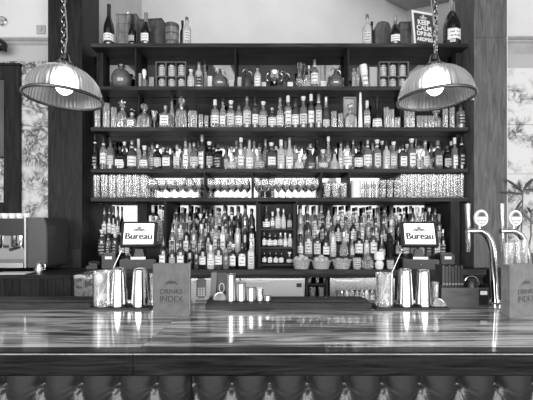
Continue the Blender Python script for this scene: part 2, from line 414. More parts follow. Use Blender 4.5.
for x0, x1 in ((-1.2, sm - .002), (sm + .002, 1.2)):
    t = tuft(x0, x1).build('leather_panel', 'leather', bar, angle=80)
    for k in range(-9, 12):
        x = bx0 + k * sx_
        if x0 + .02 < x < x1 - .02 and abs(x) < .95:
            MB().ball((0, 0, 0), .0085, 12, 8, .6).build('button', 'leather_button', t, (x, 1.176 - Y0 + .006, bz0))
MB().box(-BX, BX, 1.19 - Y0, 1.9 - Y0, 0, ZB - .041).build('carcass', 'wood_dark', bar, smooth=False)
# raised rear rail, in two lengths
def rail(x0, x1, label, y0=1.745):
    r = thing('bar_rail', label, 'rail', ((x0 + x1) / 2, y0, ZB)); h = (x1 - x0) / 2
    MB().box(-h, h, 0, .19, 0, .029).build('rail_board', 'wood_shelf', r, bevel=.003, smooth=False)
    MB().box(-h, h, .05, .13, .029, .032).build('inlay_strip', 'wood_shelf', r, smooth=False)
rail(-1.75, px(90.5, 1.745), 'raised dark timber rail along back of bar at the left end')
rail(px(205, 1.745), px(372, 1.745), 'raised dark timber rail along back of bar holding the metal pots')
def mat_(x0, x1, label):
    t = thing('bar_mat', label, 'bar mat', (px((x0 + x1) / 2, 1.77), 1.735, ZB)); h = (px(x1, 1.77) - px(x0, 1.77)) / 2
    MB().box(-h, h, 0, .13, 0, .008).build('mat_base', 'rubber', t, bevel=.002, smooth=False)
    m = MB()
    for i in range(int(2 * h / .012)): m.box(-h + .006 + i * .012, -h + .011 + i * .012, .008, .122, .008, .0095)
    tag(m.build('grip_ribs', 'rubber', t, smooth=False))
mat_(92, 152, 'black rubber bar mat beneath the left pair of shaker tins')
mat_(374, 447, 'black rubber bar mat beneath the right pair of shaker tins')
ZM = ZB + .0096

# ------------------------------------------------------------------ back counter and refrigerators
bc = thing('back_counter', 'dark timber back counter carrying the tills and front row of bottles', 'counter', (0, 3.25, 0))
MB().box(PX0, PX1, 0, .55, ZC - .045, ZC).build('worktop', 'wood_shelf', bc, bevel=.003, smooth=False)
MB().box(PX0, PX1, .04, .55, ZC - .07, ZC - .045).build('rail', 'wood_dark', bc, smooth=False)
for a_x, b_x in ((PX0, px(164.5, 3.3)), (px(397, 3.3), PX1)): MB().box(a_x, b_x, .06, .5, 0, ZC - .0705).build('carcass', 'wood_dark', bc, smooth=False)
# left service counter
lc = thing('side_counter', 'dark panelled counter under the coffee machine at far left', 'counter', (0, 2.87, 0))
ZL = 1.160; lx = px(70, 2.87); lx2 = px(94, 2.95)
MB().box(-4.3, lx, 0, .37, ZL - .03, ZL).box(-4.3, PX0 - .014, .37, .53, ZL - .03, ZL).box(-4.3, LX0 - .02, .53, .80, ZL - .03, ZL).build('worktop', 'wood_dark', lc, bevel=.003, smooth=False)
pm = MB(); x = -3.2
while x < lx - .03: pm.box(x, x + .028, .03, .05, .1, ZL - .03); x += .03
pm.build('front_panel', 'wood_pillar', lc, smooth=False)
MB().box(lx + .001, lx2, .05, .36, ZL - .035, ZL - .004).build('end_slab', 'marble_pale', lc, bevel=.002, smooth=False)
MB().box(lx + .001, lx2, .06, .36, 0, ZL - .035).build('end_panel', 'marble_dark', lc, smooth=False)
MB().box(-4.3, lx, .05, .37, 0, ZL - .03).build('carcass', 'wood_dark', lc, smooth=False)
rc = thing('side_counter', 'dark counter behind the taps at the far right', 'counter', (0, 3.2, 0))
MB().box(PX1 + .02, 4.3, 0, .245, ZL - .03, ZL).box(RX1 + .025, 4.3, .245, .46, ZL - .03, ZL).build('worktop', 'wood_dark', rc, bevel=.003, smooth=False)
MB().box(PX1 + .02, 4.3, .03, .24, 0, ZL - .03).build('carcass', 'wood_dark', rc, smooth=False)
# fridges
def fridge(x0, x1, label, glass):
    D = 3.3; cx = px((x0 + x1) / 2, D); h = (px(x1, D) - px(x0, D)) / 2; zt = ZC - .082
    t = thing('undercounter_fridge', label, 'fridge', (cx, D, 0.0))
    if glass:
        MB().box(-h, -h + .02, .02, .45, .1, zt).box(h - .02, h, .02, .45, .1, zt).box(-h + .02, h - .02, .43, .45, .1, zt).box(-h + .02, h - .02, .02, .43, .1, .14).box(-h + .02, h - .02, .02, .43, zt - .02, zt).box(-h + .02, h - .02, .03, .42, .80, .815).build('cabinet', 'steel_pale', t, smooth=False)
        d = MB().box(-h, -h + .05, 0, .02, .1, zt).box(h - .05, h, 0, .02, .1, zt).box(-h + .05, h - .05, 0, .02, zt - .10, zt).box(-h + .05, h - .05, 0, .02, .1, .2).build('door', 'steel', t, bevel=.002, smooth=False)
        MB().box(-h + .05, h - .05, .008, .012, .2, zt - .10).build('pane', 'glass_pane', d, smooth=False)
    else:
        MB().box(-h, h, .02, .45, .1, zt).build('cabinet', 'steel', t, smooth=False)
        d = MB().box(-h + .01, h - .01, -.005, .02, .12, zt - .015).build('door', 'fridge_steel', t, bevel=.004, smooth=False)
        MB().box(h - .075, h - .03, -.008, -.005, zt - .075, zt - .04).build('badge', 'black_plastic', t, smooth=False)
    MB().box(-h + .05, -h + .25, -.03, -.005, zt - .035, zt - .02).build('handle', 'steel_pale', d, smooth=False)
    MB().box(-h, h, .05, .4, 0, .0995).build('plinth', 'black_plastic', t, smooth=False)
    if glass:                    # the fridge's own interior light
        l = bpy.data.lights.new('interior_light', 'POINT'); l.energy = .6; l.shadow_soft_size = .03
        lo = bpy.data.objects.new('interior_light', l); COL.objects.link(lo); lo.parent = t; lo.location = (0, .06, zt - .05)
    return t, cx, h
fridge(166, 239.5, 'steel-fronted fridge beneath the back counter, behind the metal pots', False)
fridge(240.5, 305, 'steel-fronted fridge beneath the back counter, left of the open cupboard', False)
_, fcx, fh = fridge(330, 395, 'glass-doored fridge beneath the back counter right of centre', True)
# open glass cupboard between the fridges
D = 3.3; cx = px(317, D); h = px(328, D) - cx
ca = thing('open_cupboard', 'narrow open cupboard of glasses between the two fridges', 'cupboard', (cx, D, 0))
zt = ZC - .082
MB().box(-h, -h + .018, 0, .45, 0, zt).box(h - .018, h, 0, .45, 0, zt).box(-h + .018, h - .018, .43, .45, 0, zt).build('carcass', 'wood_dark', ca, smooth=False)
MB().box(-h + .018, h - .018, .01, .43, pz(284, D) - .015, pz(284, D)).build('shelf', 'wood_dark', ca, smooth=False)
MB().box(-h + .018, h - .018, .01, .43, .86, .88).build('shelf', 'wood_dark', ca, smooth=False)

# ------------------------------------------------------------------ back bar shelving
sh = thing('bar_shelving', 'tall dark timber back bar shelving with mirrored back', 'shelving', (0, DF, 0))
DU = 3.70                       # upper mirror, nearer than the lower one
SHY = [43, 86, 127, 168.5, 197.5]; SZ = [pz(y, DF) for y in SHY]; EPS = .0008
SX0, SX1 = px(90.5, DF), px(468.5, DF)
for i, z in enumerate(SZ):
    MB().box(SX0, SX1, 0, (DM - DF - .012) if i in (0, 4) else DU - DF - .006, z - .036, z - EPS).build('shelf', 'wood_shelf', sh, bevel=.003, smooth=False)
MB().box(PX0 + .001, PX1 - .001, DM - DF - .008, DM - DF, ZC + .001, SZ[4] - .037).build('mirror_back', 'mirror_smoked', sh, smooth=False)
MB().box(PX0 + .001, PX1 - .001, DU - DF - .004, DU - DF, SZ[4], SZ[0] - .037).build('mirror_back', 'mirror', sh, smooth=False)
def upright(x, i, wpx=1.4, dy=0.03):
    zt = SZ[i] - .036; zb = SZ[i + 1] if i < 4 else ZC + .001; h = wpx * DF / F / 2; X = px(x, DF)
    MB().box(X - h, X + h, dy, DM - DF - .012 if i == 4 else DU - DF - .006, zb, zt).build('upright', 'wood_upright', sh, smooth=False)
for x in (134.5, 235, 349): upright(x, 0)
for q in range(4): upright(94.3, q, 6.5, .118); upright(465.3, q, 6, .118)
for x in (134.5, 405): upright(x, 1, 1.2, .12)
for x in (204.5, 252, 321.5, 349.5): upright(x, 3, 1.6, .0)
upright(136.5, 4, 10, .16); upright(165, 4, 2.4, .0); upright(257, 4, 2.2, 0); upright(296.8, 4, 1.2, 0); upright(455, 4, 9, .0)

# ------------------------------------------------------------------ bottles
GL = {'c': ('glass_clear', 'clear'), 'd': ('glass_dark', 'dark'), 'm': ('glass_mid', 'dark grey'), 'a': ('glass_amber', 'mid-grey'), 'p': ('glass_pale', 'pale')}
LB = {'w': ('paper_white', 'white label'), 'g': ('paper_grey', 'grey label'), 'k': ('paper_black', 'black label'), 'e': ('paper_cream', 'pale printed label'), 'n': (None, 'no label')}
CP = {'k': 'cap_black', 'w': 'cap_white', 's': 'cap_silver', 'g': 'cap_grey'}
SHAPE = {'s': 'round-shouldered', 'b': 'straight-sided', 'h': 'sparkling-wine', 'q': 'square', 'l': 'bell-shaped', 'f': 'broad flat', 't': 'slender', 'o': 'squat round'}
def profile(t, h, r):
    nr = min(.0145, r * .42)
    if t == 's': p = [(r * .9, 0), (r, .012), (r, .56 * h), (r * .93, .62 * h), (r * .7, .67 * h), (nr * 1.3, .715 * h), (nr, .75 * h), (nr, .9 * h)]; lab = (.12, .50); cap = .87
    elif t == 'b': p = [(r * .93, 0), (r, .01), (r, .60 * h), (r * .95, .635 * h), (r * .72, .675 * h), (nr * 1.25, .70 * h), (nr, .73 * h), (nr * .95, .9 * h)]; lab = (.14, .48); cap = .80
    elif t == 'h': p = [(r * .9, 0), (r, .012), (r, .38 * h), (r * .93, .47 * h), (r * .74, .56 * h), (r * .5, .66 * h), (nr * 1.1, .74 * h), (nr, .92 * h)]; lab = (.08, .32); cap = .70
    elif t == 'q': p = [(r * .92, 0, 5), (r, .008, 6), (r, .58 * h, 6), (r * .9, .64 * h, 4), (nr * 1.4, .68 * h, 2), (nr, .71 * h, 2), (nr, .88 * h, 2)]; lab = (.12, .5); cap = .84
    elif t == 'l': p = [(r * .95, 0), (r, .015), (r * .97, .2 * h), (r * .82, .36 * h), (r * .52, .5 * h), (nr * 1.3, .6 * h), (nr, .68 * h), (nr, .9 * h)]; lab = (.06, .3); cap = .85
    elif t == 'f': p = [(r * .92, 0, 3), (r, .01, 3), (r, .5 * h, 3), (r * .9, .6 * h, 3), (r * .55, .67 * h, 2.4), (nr * 1.3, .71 * h, 2), (nr, .74 * h, 2), (nr, .9 * h, 2)]; lab = (.14, .46); cap = .84
    elif t == 't': p = [(r * .93, 0), (r, .01), (r, .48 * h), (r * .9, .55 * h), (r * .6, .63 * h), (nr, .70 * h), (nr * .9, .92 * h)]; lab = (.1, .42); cap = .86
    else: p = [(r * .6, 0), (r * .88, .03 * h), (r, .18 * h), (r * .97, .3 * h), (r * .8, .44 * h), (r * .45, .55 * h), (nr * 1.2, .62 * h), (nr, .68 * h), (nr, .88 * h)]; lab = (.12, .36); cap = .82
    return p, lab, cap, nr
ROWS = {}; PLACED = []
def bottle(x, D, z, ytop, hw, t='s', gl='c', lb='w', cp='k', row=None, neck=None, h=None, rz=None, turn=0):
    r = hw * D / F; X = px(x, D); er = 1.1 if t in 'qf' else 1.0
    for (X2, D2, r2, z2) in PLACED:
        if abs(z2 - z) < .02:
            d = math.hypot(X - X2, D - D2)
            if d < r * er + r2 + .0012: r = max((d - r2 - .0012) / er, r * .6)
    PLACED.append((X, D, r * er, z))
    if h is None: h = pz(ytop, D) - z
    p, lab, cap, nr = profile(t, h, r); ys = .55 if t == 'f' else 1.0
    o = thing('bottle', None, 'bottle', (X, D, z + EPS), random.uniform(-.25, .25) if t not in 'qf' else random.uniform(-.06, .06))
    seg = 24 if t in 'qf' else 18
    MB().lathe([(1e-4, 0)] + p + [(1e-4, p[-1][1])], seg, ys=ys).build('body', GL[gl][0], o, angle=50)
    cr = nr * 1.12 + .0008; cz = cap * h
    if t == 'h': cpf = [(nr * 1.75, .64 * h), (nr * 1.28, .73 * h), (nr * 1.15, .9 * h), (nr * 1.3, .93 * h), (nr * 1.2, .99 * h), (1e-4, h)]
    elif cp == 'w' and t in 'os': cpf = [(cr, cz), (cr, .92 * h), (cr * 1.35, .94 * h), (cr * 1.3, .995 * h), (1e-4, h)]
    else: cpf = [(cr, cz), (cr, .985 * h), (cr * .85, h), (1e-4, h)]
    MB().lathe(cpf, 14).build('cap', CP[cp], o)
    if LB[lb][0]:
        w_ = random.choice((.75, .9, 1.1, 1.3)) if t not in 'qf' else .62
        def rad(zf):
            zz = zf * h
            for i in range(len(p) - 1):
                if p[i][1] <= zz <= p[i + 1][1] and p[i + 1][1] > p[i][1]:
                    f = (zz - p[i][1]) / (p[i + 1][1] - p[i][1]); return p[i][0] + (p[i + 1][0] - p[i][0]) * f
            return r
        n = p[2][2] if len(p[2]) > 2 else 2
        z0 = lab[0] + random.uniform(-.02, .02); z1 = lab[1] + random.uniform(-.06, .03)
        pr = [(rad(z0 + (z1 - z0) * k / 5) + .0012, (z0 + (z1 - z0) * k / 5) * h, n) for k in range(6)]
        MB().lathe(pr, 14, ys=ys if ys == 1 else ys * 1.02, a0=-PI / 2 - w_, a1=-PI / 2 + w_).build('label', LB[lb][0], o, angle=60)
        if neck and t not in 'ho':
            MB().lathe([(rad(.745) + .0012, .745 * h), (rad(.79) + .0012, .79 * h)], 14).build('neck_label', LB[neck][0], o)
    elif t in 'sbt' and False: pass
    o['category'] = 'bottle'
    ROWS.setdefault(row, []).append((X, o, f"{GL[gl][1]} {SHAPE[t]}", LB[lb][1]))
    return o
def finish_row(row, where, group, noun='bottle'):
    it = sorted(ROWS[row], key=lambda q: q[0])
    for k, (X, o, look, lab) in enumerate(it):
        o['label'] = f"{look} {noun} with {lab}, {ordw(k + 1)} {where}"; o['group'] = group

def row(lst, D, z, key):
    for q in lst:
        x, yt, hw, t, gl, lb, cp = q[:7]
        bottle(x, D + (q[7] if len(q) > 7 else 0), z, yt, hw, t, gl, lb, cp, key, neck=random.choice((None, None, 'w', 'k')))
DT = 3.57
row([(109, 4.5, 5.2, 'h', 'd', 'w', 'k'), (132.5, 15, 4.0, 'h', 'd', 'g', 'k', -.02), (146, 13, 5.4, 'h', 'd', 'w', 'g', -.02),
     (182.5, 21, 2.6, 's', 'd', 'n', 'k', .06), (187, 17.5, 4.2, 's', 'p', 'e', 's'),
     (367, 15, 4.6, 's', 'p', 'e', 's'), (371.8, 22, 2.6, 's', 'd', 'n', 'k', .09), (395, 16.5, 5.4, 'h', 'd', 'w', 's', -.02), (451.5, -1, 8.2, 'h', 'd', 'w', 's')], DT, SZ[0], 'top')
finish_row('top', 'from left on top of the shelving', 'bottles on top of the shelving')
row([(191, 70, 3.5, 's', 'p', 'e', 'w'), (199, 62.5, 3.6, 's', 'p', 'k', 's'), (205, 60, 1.6, 't', 'c', 'n', 'k', .06), (257.5, 66, 3.6, 's', 'p', 'w', 'k'), (314.5, 60, 3.6, 'b', 'a', 'w', 's'), (309, 66, 2.4, 't', 'c', 'w', 'w', .05)], DT, SZ[1], 'curio')
finish_row('curio', 'along the curio shelf under the top one', 'bottles on the curio shelf')
row([(165.5, 106, 5.4, 'q', 'c', 'w', 's'), (172, 96, 3.2, 't', 'c', 'n', 'k', .07), (132, 113, 4.2, 'q', 'c', 'w', 's'),
     (215, 100, 4.2, 'b', 'c', 'w', 'w'), (223, 98, 3.6, 't', 'c', 'w', 'k'), (231, 101, 4.2, 's', 'c', 'e', 'w'), (239, 103, 4.2, 's', 'c', 'w', 'k'), (247, 97, 4.2, 's', 'a', 'e', 's'),
     (255, 97.5, 4.2, 'b', 'm', 'w', 'k'), (263.2, 102, 4.4, 's', 'c', 'e', 'w'), (272, 108, 4.2, 's', 'm', 'w', 's'), (280, 98, 3.6, 't', 'c', 'w', 's'), (288, 96, 3.8, 'b', 'c', 'w', 'w'),
     (295.5, 99, 4.2, 's', 'm', 'w', 'k'), (303.3, 97, 4.3, 's', 'a', 'e', 'w'), (311, 94.5, 3.8, 'b', 'm', 'w', 'w'), (318.5, 94.5, 3.8, 'b', 'a', 'e', 's'), (326, 97, 4.2, 'h', 'm', 'e', 's'),
     (367, 101, 3.2, 'b', 'c', 'w', 'w'), (377, 97, 5.0, 'l', 'd', 'w', 'k'), (460.5, 103, 4.2, 'b', 'a', 'k', 'k')], DT, SZ[2], 'dec')
finish_row('dec', 'bottle from left on the decanter shelf', 'bottles on the decanter shelf', 'one')
row([(95, 135, 2.9, 't', 'd', 'k', 'k'), (103.5, 137, 3.4, 'b', 'c', 'w', 'k'), (110.5, 137, 3.4, 'b', 'a', 'e', 'k'), (120, 147, 6.0, 'f', 'd', 'w', 'k', -.01), (124.5, 142, 2.6, 's', 'm', 'n', 'w', .075), (132, 141, 4.6, 's', 'm', 'w', 's'),
     (144.5, 146, 5.4, 'o', 'c', 'w', 'w'), (152.5, 142, 3.2, 's', 'c', 'e', 'k', .06), (157.5, 145, 4.4, 's', 'd', 'e', 's'), (167.5, 147, 5.2, 'q', 'm', 'w', 'k'), (177, 145, 4.4, 'q', 'c', 'e', 's'),
     (185.5, 136.5, 3.4, 't', 'c', 'w', 'k'), (194, 143, 4.0, 's', 'a', 'e', 's'), (202, 135, 3.6, 'b', 'm', 'w', 's'), (209.3, 142, 3.8, 's', 'd', 'g', 'w'), (218, 145, 4.6, 's', 'd', 'k', 'k'), (226, 147, 3.0, 's', 'a', 'e', 'k', .07), (231.5, 147, 4.6, 'l', 'c', 'e', 'g'),
     (241, 138, 3.8, 't', 'c', 'w', 'w'), (249.5, 140, 4.2, 't', 'p', 'w', 's'), (259.5, 143, 5.6, 'l', 'c', 'g', 'k'), (271.3, 143, 5.4, 's', 'm', 'w', 'w'), (281, 140, 4.0, 'b', 'p', 'e', 'w'), (289.5, 138, 4.0, 't', 'p', 'w', 's'),
     (299, 148, 5.2, 'l', 'c', 'e', 'k'), (310.3, 144, 6.2, 'l', 'm', 'k', 's'), (323, 150, 4.8, 'o', 'c', 'e', 'w'), (317, 139, 3.0, 's', 'd', 'n', 'k', .08), (328.3, 137, 3.2, 't', 'c', 'n', 'w', .06), (334.5, 152, 5.0, 'l', 'p', 'g', 'k'), (341, 140, 2.8, 't', 'p', 'w', 'k', .05),
     (347.5, 142, 4.2, 's', 'c', 'w', 'k'), (358.5, 146, 4.4, 's', 'd', 'w', 'k'), (367.5, 140, 4.3, 's', 'a', 'w', 's'), (377, 140, 4.2, 's', 'a', 'e', 'w'), (386.3, 141, 3.6, 'b', 'p', 'e', 'k'), (393.5, 142, 3.9, 's', 'c', 'e', 'w'),
     (402.5, 144, 4.2, 'q', 'm', 'w', 'k'), (411.5, 139, 4.6, 's', 'a', 'w', 'w'), (418.5, 146, 2.6, 's', 'c', 'w', 'g', .06), (425, 141, 4.2, 's', 'c', 'e', 's'), (437.5, 141, 4.0, 'q', 'm', 'g', 'g'), (447, 146, 4.2, 's', 'd', 'g', 'k'), (454.5, 138, 3.6, 'b', 'a', 'w', 'w'), (461.5, 137, 3.2, 'b', 'd', 'k', 'k')], DT, SZ[3], 'spirit')
# a second rank further back on the same shelf, standing in the gaps
bk = []
for x in (114.5, 138.5, 149, 163, 172.5, 181.5, 190, 198.5, 213.5, 236.5, 245, 254, 265.5, 276, 285.5, 294.5, 305, 353, 363, 372.5, 382, 390.5, 398, 407, 416, 431.5, 443, 451):
    bk.append((x, random.uniform(139, 148), random.uniform(2.5, 3.1), random.choice('sbst'), random.choice('cmdap'), random.choice('weweg'), random.choice('kwkgs'), .088))
row(bk, DT, SZ[3], 'spirit_back')
finish_row('spirit', 'from left on shelf above the glasses', 'front bottles above the glasses')
finish_row('spirit_back', 'behind front rank above the glasses', 'rear bottles above the glasses')

# ---- stepped bottle display behind the back counter
def steps(x0, x1, label, levels):
    t = thing('bottle_steps', label, 'stepped display', (px((x0 + x1) / 2, DF), 0, ZC)); h = (px(x1, DF) - px(x0, DF)) / 2
    for (y0, y1, z) in levels:
        MB().box(-h, h, y0, y1, 0, z - ZC).build('step', 'wood_shelf', t, bevel=.002, smooth=False)
LV = [(3.505, 3.6, 1.25), (3.602, 3.68, 1.36), (3.682, 3.786, 1.455)]
steps(166.5, 255.5, 'stepped timber bottle display left of the small bottle rack', LV)
steps(298.2, 394, 'stepped timber bottle display right of the small bottle rack', LV)
steps(395, 450, 'stepped timber bottle display behind the right-hand till', LV)
steps(143, 163, 'narrow stepped display just right of the left-hand till', LV[1:])
steps(99, 131, 'narrow stepped display behind the left-hand till', [(3.602, 3.68, 1.25), (3.682, 3.786, 1.42)])
def rowpx(xs, D, z, y0, y1, hw, ts, gs, ls, cs, key):
    for x in xs: bottle(x + random.uniform(-.5, .5), D, z, random.uniform(y0, y1), hw * random.uniform(.9, 1.05), random.choice(ts), random.choice(gs), random.choice(ls), random.choice(cs), key, neck=random.choice((None, 'w', 'k')))
def lin(a, b, n): return [a + (b - a) * i / (n - 1) for i in range(n)]
DA, DB, DC, DD = 3.32, 3.553, 3.641, 3.735
# section left of rack
fr = [(172, 244, 4.2, 's', 'm', 'w', 'k'), (180, 246, 3.6, 'b', 'd', 'n', 'k'), (163.7, 231, 4.3, 's', 'd', 'w', 'k'), (188.5, 246, 4.3, 's', 'd', 'w', 'w')]
row([(163.5, 238, 4.3, 's', 'd', 'w', 'k'), (172.3, 241, 3.2, 't', 'm', 'g', 'k'), (180.7, 240, 4.4, 's', 'm', 'w', 'k'), (190, 243, 3.5, 'b', 'd', 'n', 'k'), (196.5, 245, 2.6, 's', 'm', 'n', 'k'), (203, 241, 3.6, 'b', 'd', 'w', 'k'), (210.8, 245, 3.9, 'b', 'p', 'w', 'w'), (218.7, 239, 3.8, 'b', 'm', 'w', 'k'),
     (226, 248, 3.4, 's', 'a', 'n', 'g'), (233.2, 244, 4.2, 's', 'd', 'w', 'w'), (242.2, 243, 4.5, 'q', 'd', 'w', 'k'), (251, 241, 3.4, 'q', 'p', 'e', 's')], DA, ZC, 'fa')
# the two front steps' bottles (below the counter line) hide their own feet
rowpx(lin(172.2, 252, 12), DB, 1.25, 217, 230, 3.6, 'ssbtq', 'dmadcdp', 'wwegn', 'kkgws', 'fb')
rowpx(lin(174.5, 251.5, 13), DC, 1.36, 209, 220, 3.3, 'sbts', 'dmcadp', 'wwegn', 'kkwg', 'fc')
rowpx(lin(176.3, 252, 12), DD, 1.455, 205, 209, 3.3, 'sbb', 'dpcam', 'wwe', 'kkkg', 'fd')
# section right of rack
row([(300.5, 234, 3.0, 'b', 'a', 'w', 'k'), (308.5, 226, 4.6, 's', 'a', 'e', 'k'), (317.3, 230, 4.0, 's', 'm', 'e', 'w'), (325.8, 229, 3.9, 't', 'd', 'w', 'k'), (333, 225, 3.7, 'b', 'p', 'e', 'k'), (343.8, 232, 4.8, 'o', 'c', 'n', 's'), (352, 236, 2.6, 't', 'a', 'e', 'w'), (359, 231, 3.7, 'b', 'd', 'w', 'k'),
     (366.5, 236, 3.0, 'b', 'p', 'e', 'k'), (373.3, 228, 4.4, 's', 'm', 'w', 'k'), (381.8, 230, 3.8, 'l', 'm', 'w', 'k'), (389.5, 233, 3.0, 't', 'd', 'n', 'k')], DB, 1.25, 'gb')
rowpx(lin(300.5, 391, 13), DC, 1.36, 214, 221, 3.4, 'sbts', 'dpcamd', 'wwegn', 'kkwg', 'gc')
rowpx(lin(300, 391.5, 14), DD, 1.455, 204.8, 208, 3.2, 'sbb', 'pccp', 'wwe', 'kkkg', 'gd')
rowpx(lin(398.5, 443, 7), DB, 1.25, 224, 233, 3.6, 'sbqt', 'dmad', 'wegk', 'kgs', 'hb')
rowpx(lin(398.5, 439, 7), DC, 1.36, 212, 220, 3.3, 'sbt', 'cmad', 'wegn', 'kgw', 'hc')
rowpx(lin(398, 435, 7), DD, 1.455, 205, 208, 3.1, 'sbt', 'cpam', 'wwe', 'kkw', 'hd')
rowpx(lin(150.5, 162, 3), DC, 1.36, 212, 219, 3.2, 'sb', 'cpm', 'wg', 'kw', 'jc')
rowpx(lin(153.5, 166, 3), DD, 1.455, 205, 208, 3.2, 'sb', 'cpm', 'we', 'kw', 'jd')
rowpx(lin(104.5, 118, 4), DD, 1.42, 205.5, 206.5, 3.0, 'tb', 'md', 'w', 'k', 'kd')
rowpx(lin(102, 128, 5), DC, 1.25, 229, 236, 3.6, 'sb', 'mcda', 'wk', 'kw', 'kc')
for k, wh in (('fa', 'along counter front left of the rack'), ('fb', 'on lowest step left of the rack'), ('fc', 'on middle step left of the rack'), ('fd', 'on top step left of the rack'),
              ('gb', 'on lowest step right of the rack'), ('gc', 'on middle step right of the rack'), ('gd', 'on top step right of the rack'),
              ('hb', 'on lowest step behind the right-hand till'), ('hc', 'on middle step behind the right-hand till'), ('hd', 'on top step behind the right-hand till'),
              ('jc', 'lower row just right of left till'), ('jd', 'upper row just right of left till'), ('kd', 'upper row behind the left-hand till'), ('kc', 'lower row behind the left-hand till')):
    finish_row(k, wh, 'bottles ' + wh)

# ---- small three-tier rack of mixers
D = 3.42; cx = px(277, D); h = .157
rk = thing('bottle_rack', 'small dark three-shelf rack of little bottles at middle of back counter', 'rack', (cx, D, ZC))
zr = [pz(264, D), pz(247, D), pz(228.5, D)]; ztop = pz(204, D)
for s in (-1, 1): MB().box(s * h - .012, s * h + .012, 0, .09, 0, ztop - ZC).build('side_panel', 'wood_upright', rk, smooth=False)
for z in zr: MB().box(-h + .012, h - .012, 0, .088, z - .016 - ZC, z - ZC).build('shelf', 'wood_shelf', rk, smooth=False)
MB().box(-h + .012, h - .012, .082, .09, 0, ztop - ZC).build('back_panel', 'wood_upright', rk, smooth=False)
DR = D + .042
row([(266.5, 206, 3.6, 'h', 'd', 'w', 'k'), (272.5, 212, 2.4, 'b', 'a', 'w', 'w'), (278, 208.5, 3.0, 't', 'p', 'e', 'w'), (283.5, 209, 3.2, 't', 'p', 'e', 's'), (289.5, 214, 2.8, 's', 'm', 'g', 'k')], DR, zr[2], 'r2')
row([(264.2, 232, 2.8, 's', 'd', 'w', 'k'), (269.8, 233, 2.7, 's', 'd', 'w', 'k'), (275.2, 234, 2.5, 's', 'd', 'w', 'k'), (280.5, 233, 2.6, 's', 'm', 'e', 's'), (285.3, 233, 2.2, 't', 'p', 'w', 'w'), (290, 234, 2.4, 'b', 'p', 'e', 'w')], DR, zr[1], 'r1')
row([(264.5, 252, 2.7, 's', 'd', 'w', 'k'), (270, 252, 2.7, 's', 'd', 'w', 'k'), (275.8, 252, 2.7, 's', 'd', 'w', 'k'), (281.5, 252.5, 2.7, 's', 'd', 'w', 'k'), (289.5, 252, 3.0, 'o', 'm', 'w', 'w')], DR, zr[0], 'r0')
for k, wh in (('r2', 'on the top shelf of small rack'), ('r1', 'on the middle shelf of small rack'), ('r0', 'on the bottom shelf of small rack')): finish_row(k, wh, 'small bottles ' + wh)

# ------------------------------------------------------------------ drinking glasses
def glass_mesh(kind):
    if kind == 'highball': pr = [(1e-4, 0), (.026, 0), (.027, .004), (.031, .20), (.029, .20), (.025, .012), (1e-4, .012)]
    elif kind == 'tumbler': pr = [(1e-4, 0), (.033, 0), (.035, .005), (.040, .155), (.038, .155), (.032, .014), (1e-4, .014)]
    elif kind == 'wine': pr = [(1e-4, 0), (.030, 0), (.030, .003), (.006, .008), (.004, .03), (.004, .075), (.012, .085), (.031, .105), (.034, .125), (.029, .178), (.0275, .178), (.032, .125), (.029, .107), (.01, .09), (1e-4, .088)]
    else: pr = [(1e-4, 0), (.024, 0), (.026, .003), (.030, .085), (.0285, .085), (.0235, .008), (1e-4, .008)]
    return MB().lathe(pr, 18).mesh(kind, 'glass_drink', angle=50)
GM = {k: glass_mesh(k) for k in ('highball', 'tumbler', 'wine', 'small')}
GN = {'highball': 'highball_glass', 'tumbler': 'tumbler', 'wine': 'wine_glass', 'small': 'small_tumbler'}
GD = {'highball': 'tall straight clear glass', 'tumbler': 'clear tumbler', 'wine': 'stemmed clear wine glass', 'small': 'small clear tumbler'}
def glasses(kind, xs, D, z, where, group, sc=1.0, dz=0):
    for i, x in enumerate(xs):
        o = link(GN[kind], GM[kind], None, (px(x, 3.535 if D > 3.5 else D), D, z + dz)); o.scale = (sc, sc, sc)
        tag(o, f"{GD[kind]}, {ordw(i + 1)} from left {where}", 'glass', group)
def xr(a, b, s):
    n = max(2, int((b - a) / s) + 1); return lin(a, b, n)
ZG = SZ[4]
for D_, rn in ((3.535, 'in front row'), (3.61, 'in second row')):
    gname = 'glasses ' + rn
    glasses('highball', xr(96.5, 144.5, 6.9)[(1 if 'sec' in rn else 0):], D_, ZG, rn + ' at left end', gname + ' at left end', 1.05)
    glasses('wine', xr(152.5, 198.5, 7.7), D_, ZG, rn + ' of first glass bay', gname + ' of the first bay')
    glasses('wine', xr(210, 246, 7.2), D_, ZG, rn + ' of second glass bay', gname + ' of the second bay')
    glasses('wine', xr(257.5, 316, 7.3), D_, ZG, rn + ' of long middle bay', gname + ' of the long bay')
    glasses('tumbler', [327, 335.5, 344], D_, ZG, rn + ' of narrow fourth bay', gname + ' of the narrow bay', .88)
    glasses('highball', xr(403, 460.5, 6.9)[:(-1 if 'sec' in rn else None)], D_, ZG, rn + ' at right end', gname + ' at right end', 1.08)
glasses('small', xr(362, 397, 6.9), 3.535, ZG, 'on bottom of stacked row at right', 'stacked small tumblers, lower', .95)
glasses('small', xr(362, 397, 6.9), 3.535, ZG, 'on top of stacked row at right', 'stacked small tumblers, upper', .95, .0825)
o = MB().lathe([(1e-4, 0), (.042, 0), (.045, .004), (.046, .16), (.043, .16), (.041, .01), (1e-4, .01)], 20).build('jar', 'white_matt', None, (px(355.5, 3.55), 3.55, ZG))
tag(o, 'plain white jar standing among the glasses right of middle', 'jar')
D = 3.36
glasses('small', xr(309.5, 325, 4.6 * 1.6), D, pz(284, 3.3), 'on upper shelf of the open cupboard', 'glasses on the cupboard upper shelf', .6)
glasses('tumbler', [312.6, 321.4], D, .8815, 'on lower shelf of the open cupboard', 'glasses on the cupboard lower shelf', .72)
